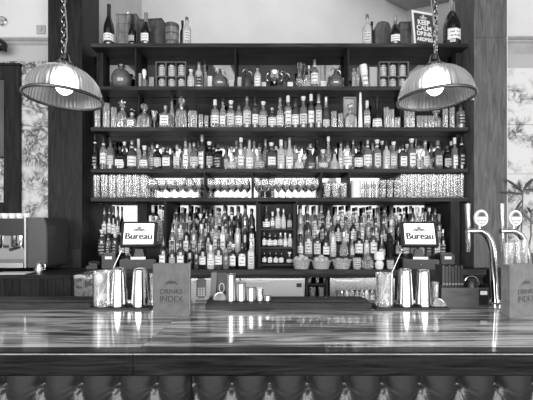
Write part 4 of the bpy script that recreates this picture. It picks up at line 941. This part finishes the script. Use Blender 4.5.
# black holders left of the pots
D = 1.84; zr_ = ZB + .0325
t = thing('card_holder', 'tall black napkin holder behind the tallest metal pot', 'holder', (px(221.5, D), D + .03, zr_)); h = 5.5 * D / F
MB().box(-h, h, 0, .05, 0, pz(273.5, D) - zr_).build('case', 'black_plastic', t, bevel=.003, smooth=False); MB().tube([(-.002 + .012 * math.cos(a), -.003, .05 + .022 * math.sin(a)) for a in lin(0, 2 * PI, 20)[:-1]], .0025, 6, closed=True).build('cable_loop', 'cap_white', t)
t = thing('menu_stand', 'grey upright board leaning beside the black napkin holder', 'stand', (px(212.2, D), D + .02, zr_)); t.rotation_euler = (0, math.radians(3), 0)
MB().box(-.014, .014, 0, .06, .001, .125).build('board', 'frieze_dark', t, smooth=False); MB().box(-.017, .017, -.004, .064, 0, .01).build('foot', 'black_plastic', t, smooth=False)
t = thing('card_machine', 'dark rounded payment machine right of the left menu', 'card machine', (px(201, D), D + .01, zr_)); t.rotation_euler = (0, 0, .2)
MB().box(-.024, .024, 0, .05, 0, .095).build('body', 'grey_plastic', t, bevel=.008); MB().box(-.018, .018, -.001, .001, .055, .085).build('display', 'black_plastic', t, smooth=False)
m = MB(); [m.box(-.017 + i * .0125, -.008 + i * .0125, -.002, .001, .012 + j * .011, .02 + j * .011) for i in range(3) for j in range(4)]; m.build('keypad', 'card_grey', t, smooth=False)
# menus
def menu(x0, x1, y0, y1, D, cover, em, label, rz=0, thick=.022, spine_left=False):
    X = px((x0 + x1) / 2, D); h = (px(x1, D) - px(x0, D)) / 2; z0 = ZB; H = pz(y0, D) - z0
    t = thing('menu', label, 'menu', (X, D, z0), rz)
    MB().box(-h, h, 0, .003, 0, H).build('front_cover', cover, t, bevel=.001, smooth=False); MB().box(-h, h, thick, thick + .003, 0, H).build('back_cover', cover, t, bevel=.001, smooth=False)
    s = -1
    MB().box(-h - .001, -h + .002, 0.001, thick + .002, 0, H).build('spine', cover, t, smooth=False)
    MB().box(-h + .003, h - .004, .0035, thick - .0005, .004, H - .004).build('pages', 'page', t, smooth=False)
    cx_ = 0.0
    text('title', 'DRINKS', .028, em, t, (cx_, -.0006, H * .475), (PI / 2, 0, 0), .98, .0005, .0004); text('title', 'INDEX', .034, em, t, (cx_, -.0006, H * .335), (PI / 2, 0, 0), .98, .0005, .0004)
    e = MB(); q_ = H * .66; e.prism([(-.03, q_ - .012), (-.012, q_ + .006), (-.004, q_), (0, q_ + .014), (.004, q_), (.012, q_ + .006), (.03, q_ - .012), (.012, q_ - .006), (0, q_ - .009), (-.012, q_ - .006)], -.0011, .0); e.build('emblem', em, t, smooth=False)
    MB().box(-.048, .048, -.0011, 0, H * .265, H * .27).build('rule', em, t, smooth=False)
menu(153, 189.5, 264, 317, 1.60, 'book_cover', 'emboss', 'dark menu standing on the bar by left shaker tins', math.radians(-1), .03)
menu(504.5, 548, 264.5, 316.5, 1.61, 'book_cover_pale', 'emboss_pale', 'grey menu standing on the bar at right by taps', math.radians(18), .038)
# caddy tray with menus
D = 1.80; x0, x1 = px(441.5, D), px(489.5, D); zt = pz(288, D)
t = thing('caddy_tray', 'dark wooden caddy tray between the right tins and tap', 'tray', ((x0 + x1) / 2, D, ZB)); h = (x1 - x0) / 2; H = zt - ZB
MB().box(-h, h, 0, .008, 0, H).build('front_panel', 'wood_caddy', t, bevel=.001, smooth=False); MB().box(-h, h, .11, .118, 0, H + .0).build('back_panel', 'wood_caddy', t, smooth=False)
for s in (-1, 1):
    m = MB(); m.box(s * h - .004 - (0.004 if s > 0 else -.004), s * h + .004 - (0.004 if s > 0 else -.004), .008, .11, 0, H + .015); m.build('end_panel', 'wood_dark', t, smooth=False)
MB().box(-h + .008, h - .008, .008, .11, 0, .006).build('floor_panel', 'wood_dark', t, smooth=False)
MB().box(-.002 + h * .58, h * .58 + .04, -.004, 0, .012, .085).build('clip_plate', 'black_plastic', t, smooth=False); MB().box(h * .58 + .002, h * .58 + .034, -.0055, -.004, .06, .078).build('tag_card', 'page', t, smooth=False)
for i in range(7):
    X = px(445.6 + i * 3.1, D); o = thing('drinks_list', f'dark upright drinks list, {ordw(i + 1)} from left in the caddy tray', 'menu', (X, D + .06, ZB + .0062), 0, 'drinks lists in the caddy')
    MB().box(-.0062, .0062, -.04, .04, 0, pz(266 + (i % 2), D) - ZB - .006).build('folder', 'black_plastic', o, bevel=.001, smooth=False); MB().box(-.0055, .0055, -.0412, -.04, .1, .103).build('band', 'card_grey', o, smooth=False)
o = thing('coaster_holder', 'round black holder sitting in right end of caddy tray', 'holder', (px(477, D), D + .05, ZB + .0062)); MB().lathe([(1e-4, 0), (.036, 0), (.038, .005), (.034, .11), (.026, .12), (1e-4, .12)], 22).build('body', 'black_plastic', o, angle=40)
MB().tube([(.03 * math.cos(a), 0, .112 + .022 * math.sin(a)) for a in lin(0, PI, 12)], .003, 8).build('handle', 'steel', o)

# ------------------------------------------------------------------ beer taps
def tap(xb, D, label, dx=0.0):
    # foot at pixel column xb; swan neck rises and bends to the left to the valve, badge and handle
    X = px(xb, D); t = thing('beer_tap', label, 'beer tap', (X, D, ZB)); Q = lambda x, y: (px(x, D) - X, 0, pz(y, D) - ZB)
    b0 = 495.5
    q = lambda x, y: Q(x - b0 + xb, y)
    MB().lathe([(1e-4, 0), (.034, 0), (.034, .006), (.02, .014), (.018, .03), (1e-4, .03)], 24).build('base_flange', 'chrome', t)
    MB().tube([Vector((q(495.5, 300)[0], 0, .004)), q(494.6, 290), q(493.6, 270), q(492.6, 252), q(490.6, 242), q(486.5, 235), q(481.5, 231.5), q(476, 231)], [.0165, .0175, .018, .0185, .0175, .0155, .0135, .012], 16).build('neck', 'chrome', t, angle=60)
    MB().tube([q(478, 231), q(466.5, 231.5)], .013, 14).build('valve', 'chrome', t)
    MB().tube([q(468, 233), q(468.5, 243), q(468.2, 252)], [.011, .010, .008], 12).build('spout', 'chrome', t)
    MB().tube([q(468, 230), q(468.3, 224), q(467.8, 219), q(467.4, 204)], [.008, .0125, .011, .015], 12).build('handle', 'pewter', t)
    bx_, _, bz_ = q(479.3, 218.3)
    m = MB(); R = .034
    b = m.lathe([(1e-4, -.008), (R, -.008), (R * 1.02, 0), (R * .98, .006), (1e-4, .006)], 30, mat=Matrix.Translation((bx_, -.014, bz_)) @ Matrix.Rotation(PI / 2, 4, 'X') @ Matrix.Diagonal((.95, 1.18, 1, 1))).build('badge', 'white_china', t, angle=40)
    MB().lathe([(1e-4, 0), (R * .82, 0), (R * .82, .0015), (1e-4, .0015)], 30, mat=Matrix.Translation((bx_, -.0202, bz_)) @ Matrix.Rotation(PI / 2, 4, 'X') @ Matrix.Diagonal((.95, 1.18, 1, 1))).build('badge_face', 'card_grey', b)
    MB().box(bx_ - .022, bx_ + .022, -.0228, -.0217, bz_ - .009, bz_ + .003).box(bx_ - .016, bx_ + .016, -.0228, -.0217, bz_ - .022, bz_ - .018).build('badge_print', 'page', b, smooth=False)
    MB().prism([(bx_ - .018, bz_ + .008), (bx_ + .018, bz_ + .008), (bx_ + .012, bz_ + .022), (bx_, bz_ + .028), (bx_ - .012, bz_ + .022)], -.0228, -.0217).build('badge_emblem', 'ink', b, smooth=False)
    MB().tube([q(479.3, 231), q(479.3, 226)], .006, 10).build('badge_stem', 'chrome', t)
tap(495.5, 1.86, 'chrome swan-neck beer tap with oval badge beside the caddy tray')
tap(529.5, 1.93, 'chrome swan-neck beer tap behind the grey menu at far right')
o = simple(521.5, 240, 5.5, 'clear pint glass behind the right tap and grey menu', D=1.84, z=ZB, name='pint_glass', m='glass_drink')
o = simple(508.5, 243, 4.5, 'smaller clear glass left of the pint glass behind menu', D=1.86, z=ZB, name='half_pint_glass', m='glass_drink')

# ------------------------------------------------------------------ pendant lamps
def lamp(xc, yrim, D, label, tilt):
    X = px(xc, D); Zr = pz(yrim, D); R = .178
    t = thing('pendant_lamp', label, 'lamp', (X, D, Zr)); t.rotation_euler = (0, tilt, 0)
    dome = [(R, 0), (R * .99, .016), (R * .965, .042), (R * .9, .074), (R * .78, .104), (R * .6, .132), (R * .38, .152), (R * .22, .16)]
    MB().lathe(dome, 288, rib=lambda a, p: 1 + .010 * math.cos(a * 56)).build('glass_shade', 'glass_lamp', t, angle=70)
    MB().tube([(R * 1.01 * math.cos(a), R * 1.01 * math.sin(a), 0) for a in lin(0, 2 * PI, 73)[:-1]], .0078, 10, closed=True).build('rim_ring', 'lamp_metal', t)
    for s in (-1, 1): MB().box(-.006, .006, -.006, .006, -.014, .012, Matrix.Translation((s * R * 1.03, 0, 0))).build('rim_clip', 'lamp_metal', t, smooth=False)
    MB().lathe([(R * .25, .16), (R * .24, .172), (R * .17, .182), (R * .12, .198), (R * .11, .212), (.012, .222), (1e-4, .224)], 28).build('gallery', 'lamp_metal', t)
    MB().lathe([(.02, .162), (.02, .12), (1e-4, .118)], 16).build('bulb_holder', 'cap_white', t)
    MB().ball((0, 0, .074), .044, 20, 12, 1, 1.25).build('bulb', 'bulb', t)
    ch = MB(); z = .222; top = 4.75 - Zr - .03; k = 0
    while z < top:
        L = .036; w_ = .0105
        pts = [((w_ * math.cos(a)), 0, z + L / 2 + (L / 2 - .001) * math.sin(a)) for a in lin(0, 2 * PI, 13)[:-1]]
        ch.tube(pts, .0036, 6, closed=True, mat=Matrix.Rotation(PI / 2 * (k % 2) + .5, 4, 'Z')); z += L - .0105; k += 1
    c_ = ch.build('chain', 'lamp_metal', t); c_.rotation_euler = (0, -tilt, 0)
    MB().tube([(.010 * math.sin(q * 1.3), -.008, .22 + q * (top - .22) / 30) for q in range(31)], .0028, 6).build('cable', 'cap_grey', t)
    MB().lathe([(.05, top), (.045, top + .02), (1e-4, top + .028)], 20).build('ceiling_rose', 'lamp_metal', t)
    l = bpy.data.lights.new('bulb_light', 'POINT'); l.energy = 2.0; l.shadow_soft_size = .05
    lo = bpy.data.objects.new('bulb_light', l); COL.objects.link(lo); lo.parent = t; lo.location = (0, 0, .074)
lamp(64, 98.5, 1.9, 'ribbed glass pendant lamp on chain in front of left pillar', math.radians(2.0))
lamp(435.5, 99, 1.9, 'ribbed glass pendant lamp on chain at right, before shelves', math.radians(-2.0))

# ------------------------------------------------------------------ left end: framed mirror, coffee machine, wall fittings
D = DW - .02
t = thing('framed_mirror', 'tall dark timber-framed mirror on marble wall at left', 'mirror', (px(-18, D), D, pz(215, D))); H = pz(65, D) - pz(213, D); h = px(22, D) - px(-18, D)
MB().box(-h, -h + .15, -.035, 0, 0, H).box(h - .15, h, -.035, 0, 0, H).box(-h + .15, h - .15, -.035, 0, H - .13, H).box(-h + .15, h - .15, -.035, 0, 0, .12).build('frame', 'wood_pillar', t, bevel=.006, smooth=False)
MB().box(-h - .008, h + .008, -.045, 0, H, H + .02).build('top_moulding', 'wood_pillar', t, smooth=False)
MB().box(-h + .15, h - .15, -.02, -.01, .12, H * .38).build('pane', 'marble_pale', t, smooth=False); MB().box(-h + .15, h - .15, -.02, -.01, H * .39, H - .13).build('pane', 'mirror', t, smooth=False)
MB().box(-h + .15, h - .15, -.03, -.005, H * .38, H * .39).build('glazing_bar', 'wood_pillar', t, smooth=False)
t = thing('wall_switch', 'small square grey switch plate on upper left wall', 'switch', (px(41.3, DW), DW, pz(30, DW))); MB().box(-.043, .043, -.012, 0, -.043, .043).build('plate', 'frieze', t, bevel=.003, smooth=False); MB().box(-.014, .014, -.02, -.012, -.02, .02).build('rocker', 'card_grey', t, smooth=False)
t = thing('wall_gauge', 'round dark-faced dial on upper left wall', 'dial', (px(3, DW), DW, pz(22, DW)), 0)
RX = Matrix.Rotation(PI / 2, 4, 'X')
MB().lathe([(1e-4, 0), (.047, 0), (.047, .02), (.04, .026), (1e-4, .026)], 26, mat=RX).build('case', 'steel', t); MB().lathe([(1e-4, .0262), (.036, .0262), (1e-4, .028)], 26, mat=RX).build('face', 'card_grey', t); MB().box(-.002, .03, -.031, -.029, -.002, .004, Matrix.Rotation(.5, 4, 'Y')).build('needle', 'ink', t, smooth=False)
t = thing('spotlight', 'black cylindrical spotlight on wall below the cornice at left', 'spotlight', (px(5, DW - .02), DW - .013, pz(51, DW)))
MB().lathe([(1e-4, -.1), (.052, -.1), (.056, -.06), (.056, .06), (.04, .09), (1e-4, .09)], 24, mat=Matrix.Translation((0, -.14, 0)) @ Matrix.Rotation(math.radians(20), 4, 'Y') @ Matrix.Rotation(PI / 2, 4, 'Y')).build('head', 'black_metal', t, angle=40); MB().tube([(0, 0, 0), (0, -.09, 0)], .014, 10).build('arm', 'black_metal', t)
MB().lathe([(.034, 0), (.045, .004), (.034, .008)], 20, mat=Matrix.Translation((-.02, -.197, .008)) @ RX).build('ring', 'steel', t)
# coffee machine
D = 3.12; X1 = px(47, D); xc = px(27, D); zb = ZL
t = thing('coffee_machine', 'steel espresso machine on the far left counter', 'coffee machine', (xc, D, zb)); H = pz(217.5, D) - zb
sd = X1 - xc
m = MB(); pr = [(0, .03), (sd * .92, .03), (sd, .05), (sd, H * .62), (sd * .97, H * .86), (sd * .86, H), (0, H)]
m.prism(pr, 0, .38).build('side_panel', 'machine_side', t, smooth=False, bevel=.006)
MB().box(-.62, -.005, .02, .36, H * .66, H * .98).build('boiler_cover', 'steel', t, bevel=.006, smooth=False)
MB().box(-.62, -.005, -.005, .02, H * .66, H * .98).build('control_panel', 'black_plastic', t, bevel=.003, smooth=False)
MB().box(-.016, .0, -.012, .02, .03, H).build('trim_strip', 'steel_pale', t, smooth=False)
MB().box(-.62, -.02, .2, .36, .03, H * .66).build('splashback', 'chrome', t, smooth=False)
MB().box(-.62, -.02, -.02, .2, .03, .07).build('drip_tray', 'steel_pale', t, bevel=.003, smooth=False)
for gx in (-.1, -.3, -.5):
    gh = MB().lathe([(1e-4, H * .42), (.032, H * .42), (.036, H * .5), (.036, H * .66), (1e-4, H * .66)], 18, c=(gx, .09, 0)).build('group_head', 'chrome', t)
    MB().tube([(gx, .06, H * .44), (gx + .02, -.08, H * .41)], [.01, .014], 10).build('portafilter_handle', 'black_plastic', gh)
for s in (-.58, .04): MB().lathe([(1e-4, 0), (.025, 0), (.02, .03), (1e-4, .03)], 14, c=(s, .06, 0)).build('foot', 'black_plastic', t)
for i in range(6):
    X = xc + .03 - .062 * i - .09; o = MB().lathe([(1e-4, 0), (.018, 0), (.026, .01), (.031, .045), (.029, .045), (.022, .008), (1e-4, .008)], 18).build('espresso_cup', 'white_china', None, (X, D + .1 , zb + H * .98 + .0008)); tag(o, f'white espresso cup, {ordw(i + 1)} from right on the coffee machine', 'cup', 'cups on the coffee machine')
for i in range(2):
    o = MB().lathe([(1e-4, 0), (.02, 0), (.03, .02), (.012, .05), (1e-4, .05)], 14).build('milk_jug', 'chrome', None, (px(50.5, 3.2) - .08 + i * .001, 3.3 + i * .12, ZL + .0005))
    bpy.data.objects.remove(o)
o = thing('milk_jug', 'small steel jug between coffee machine and left pillar', 'jug', (px(50.5, 3.12) - .03, 3.02, ZL)); MB().lathe([(1e-4, 0), (.028, 0), (.03, .03), (.021, .07), (.026, .085), (.024, .085), (.019, .07), (1e-4, .02)], 20).build('body', 'steel', o, angle=60); MB().tube([(.022, 0, .075), (.045, 0, .065), (.045, 0, .03), (.029, 0, .02)], .003, 8).build('handle', 'steel', o)
o = MB().box(-.12, .12, -.08, .08, 0, .004).build('paper_sheet', 'page', None, (px(14, 2.98), 2.98, ZL + .0004), (0, 0, .12), smooth=False); tag(o, 'white sheet of paper on counter before the coffee machine', 'paper')

# ------------------------------------------------------------------ right end: plant
D = 3.45; PXc = px(526, D)
t = thing('potted_plant', 'slender dark-leaved plant before the marble at far right', 'plant', (PXc, D, ZL))
MB().lathe([(1e-4, 0), (.055, 0), (.075, .13), (.07, .13), (.05, .02), (1e-4, .02)], 22).build('pot', 'stoneware', t); MB().lathe([(1e-4, .11), (.066, .11)], 18).build('soil', 'rubber', t)
Q = lambda x, y, dy=0: (px(x, D) - PXc, dy, pz(y, D) - ZL)
MB().tube([Q(526, 264), Q(521, 240), Q(522, 215), Q(523, 190)], [.008, .007, .006, .004], 8).build('stem', 'leaf', t); MB().tube([Q(526, 264), Q(531, 235), Q(531, 212)], [.007, .006, .004], 8).build('stem', 'leaf', t)
def leaf(b, e, w_, dy=-.04):
    b = Vector(b); e = Vector(e); e.y += dy; d = e - b; n = 10; s = d.cross(Vector((0, 1, .2))); s.normalize(); up = s.cross(d); up.normalize(); vs = []
    for i in range(n + 1):
        f = i / n; ww = w_ * math.sin(PI * min(f * 1.02 + .02, 1)) ** .8; c_ = b + d * f + Vector((0, 0, -.02 * f * f)); vs += [c_ - s * ww - up * ww * .25, c_ + up * .0005, c_ + s * ww - up * ww * .25]
    fs = []
    for i in range(n): fs += [(i * 3, i * 3 + 1, i * 3 + 4, i * 3 + 3), (i * 3 + 1, i * 3 + 2, i * 3 + 5, i * 3 + 4)]
    m = MB(); m.add(vs, fs); m.add([v - up * .0012 for v in vs], fs); m.build('leaf', 'leaf', t, angle=70)
for b, e, w_ in (((523, 192), (500, 176), .012), ((523, 190), (531, 176), .02), ((522, 200), (510, 213), .014), ((522, 205), (508, 222), .012), ((523, 192), (507, 184), .009), ((523, 190), (536, 190), .016), ((522, 212), (531, 224), .012), ((531, 214), (524, 205), .012), ((531, 212), (540, 200), .016), ((522, 196), (515, 178), .008), ((523, 195), (497, 190), .010), ((522, 218), (512, 232), .012)):
    leaf(Q(*b), Q(*e), w_)

# everything that stands on something clears it by a hair
for o in list(COL.objects):
    if o.parent is None and 'category' in o and o.name not in ('bar_counter', 'back_counter', 'side_counter', 'side_counter.001', 'bar_shelving', 'pendant_lamp', 'pendant_lamp.001'):
        o.location.z += EPS
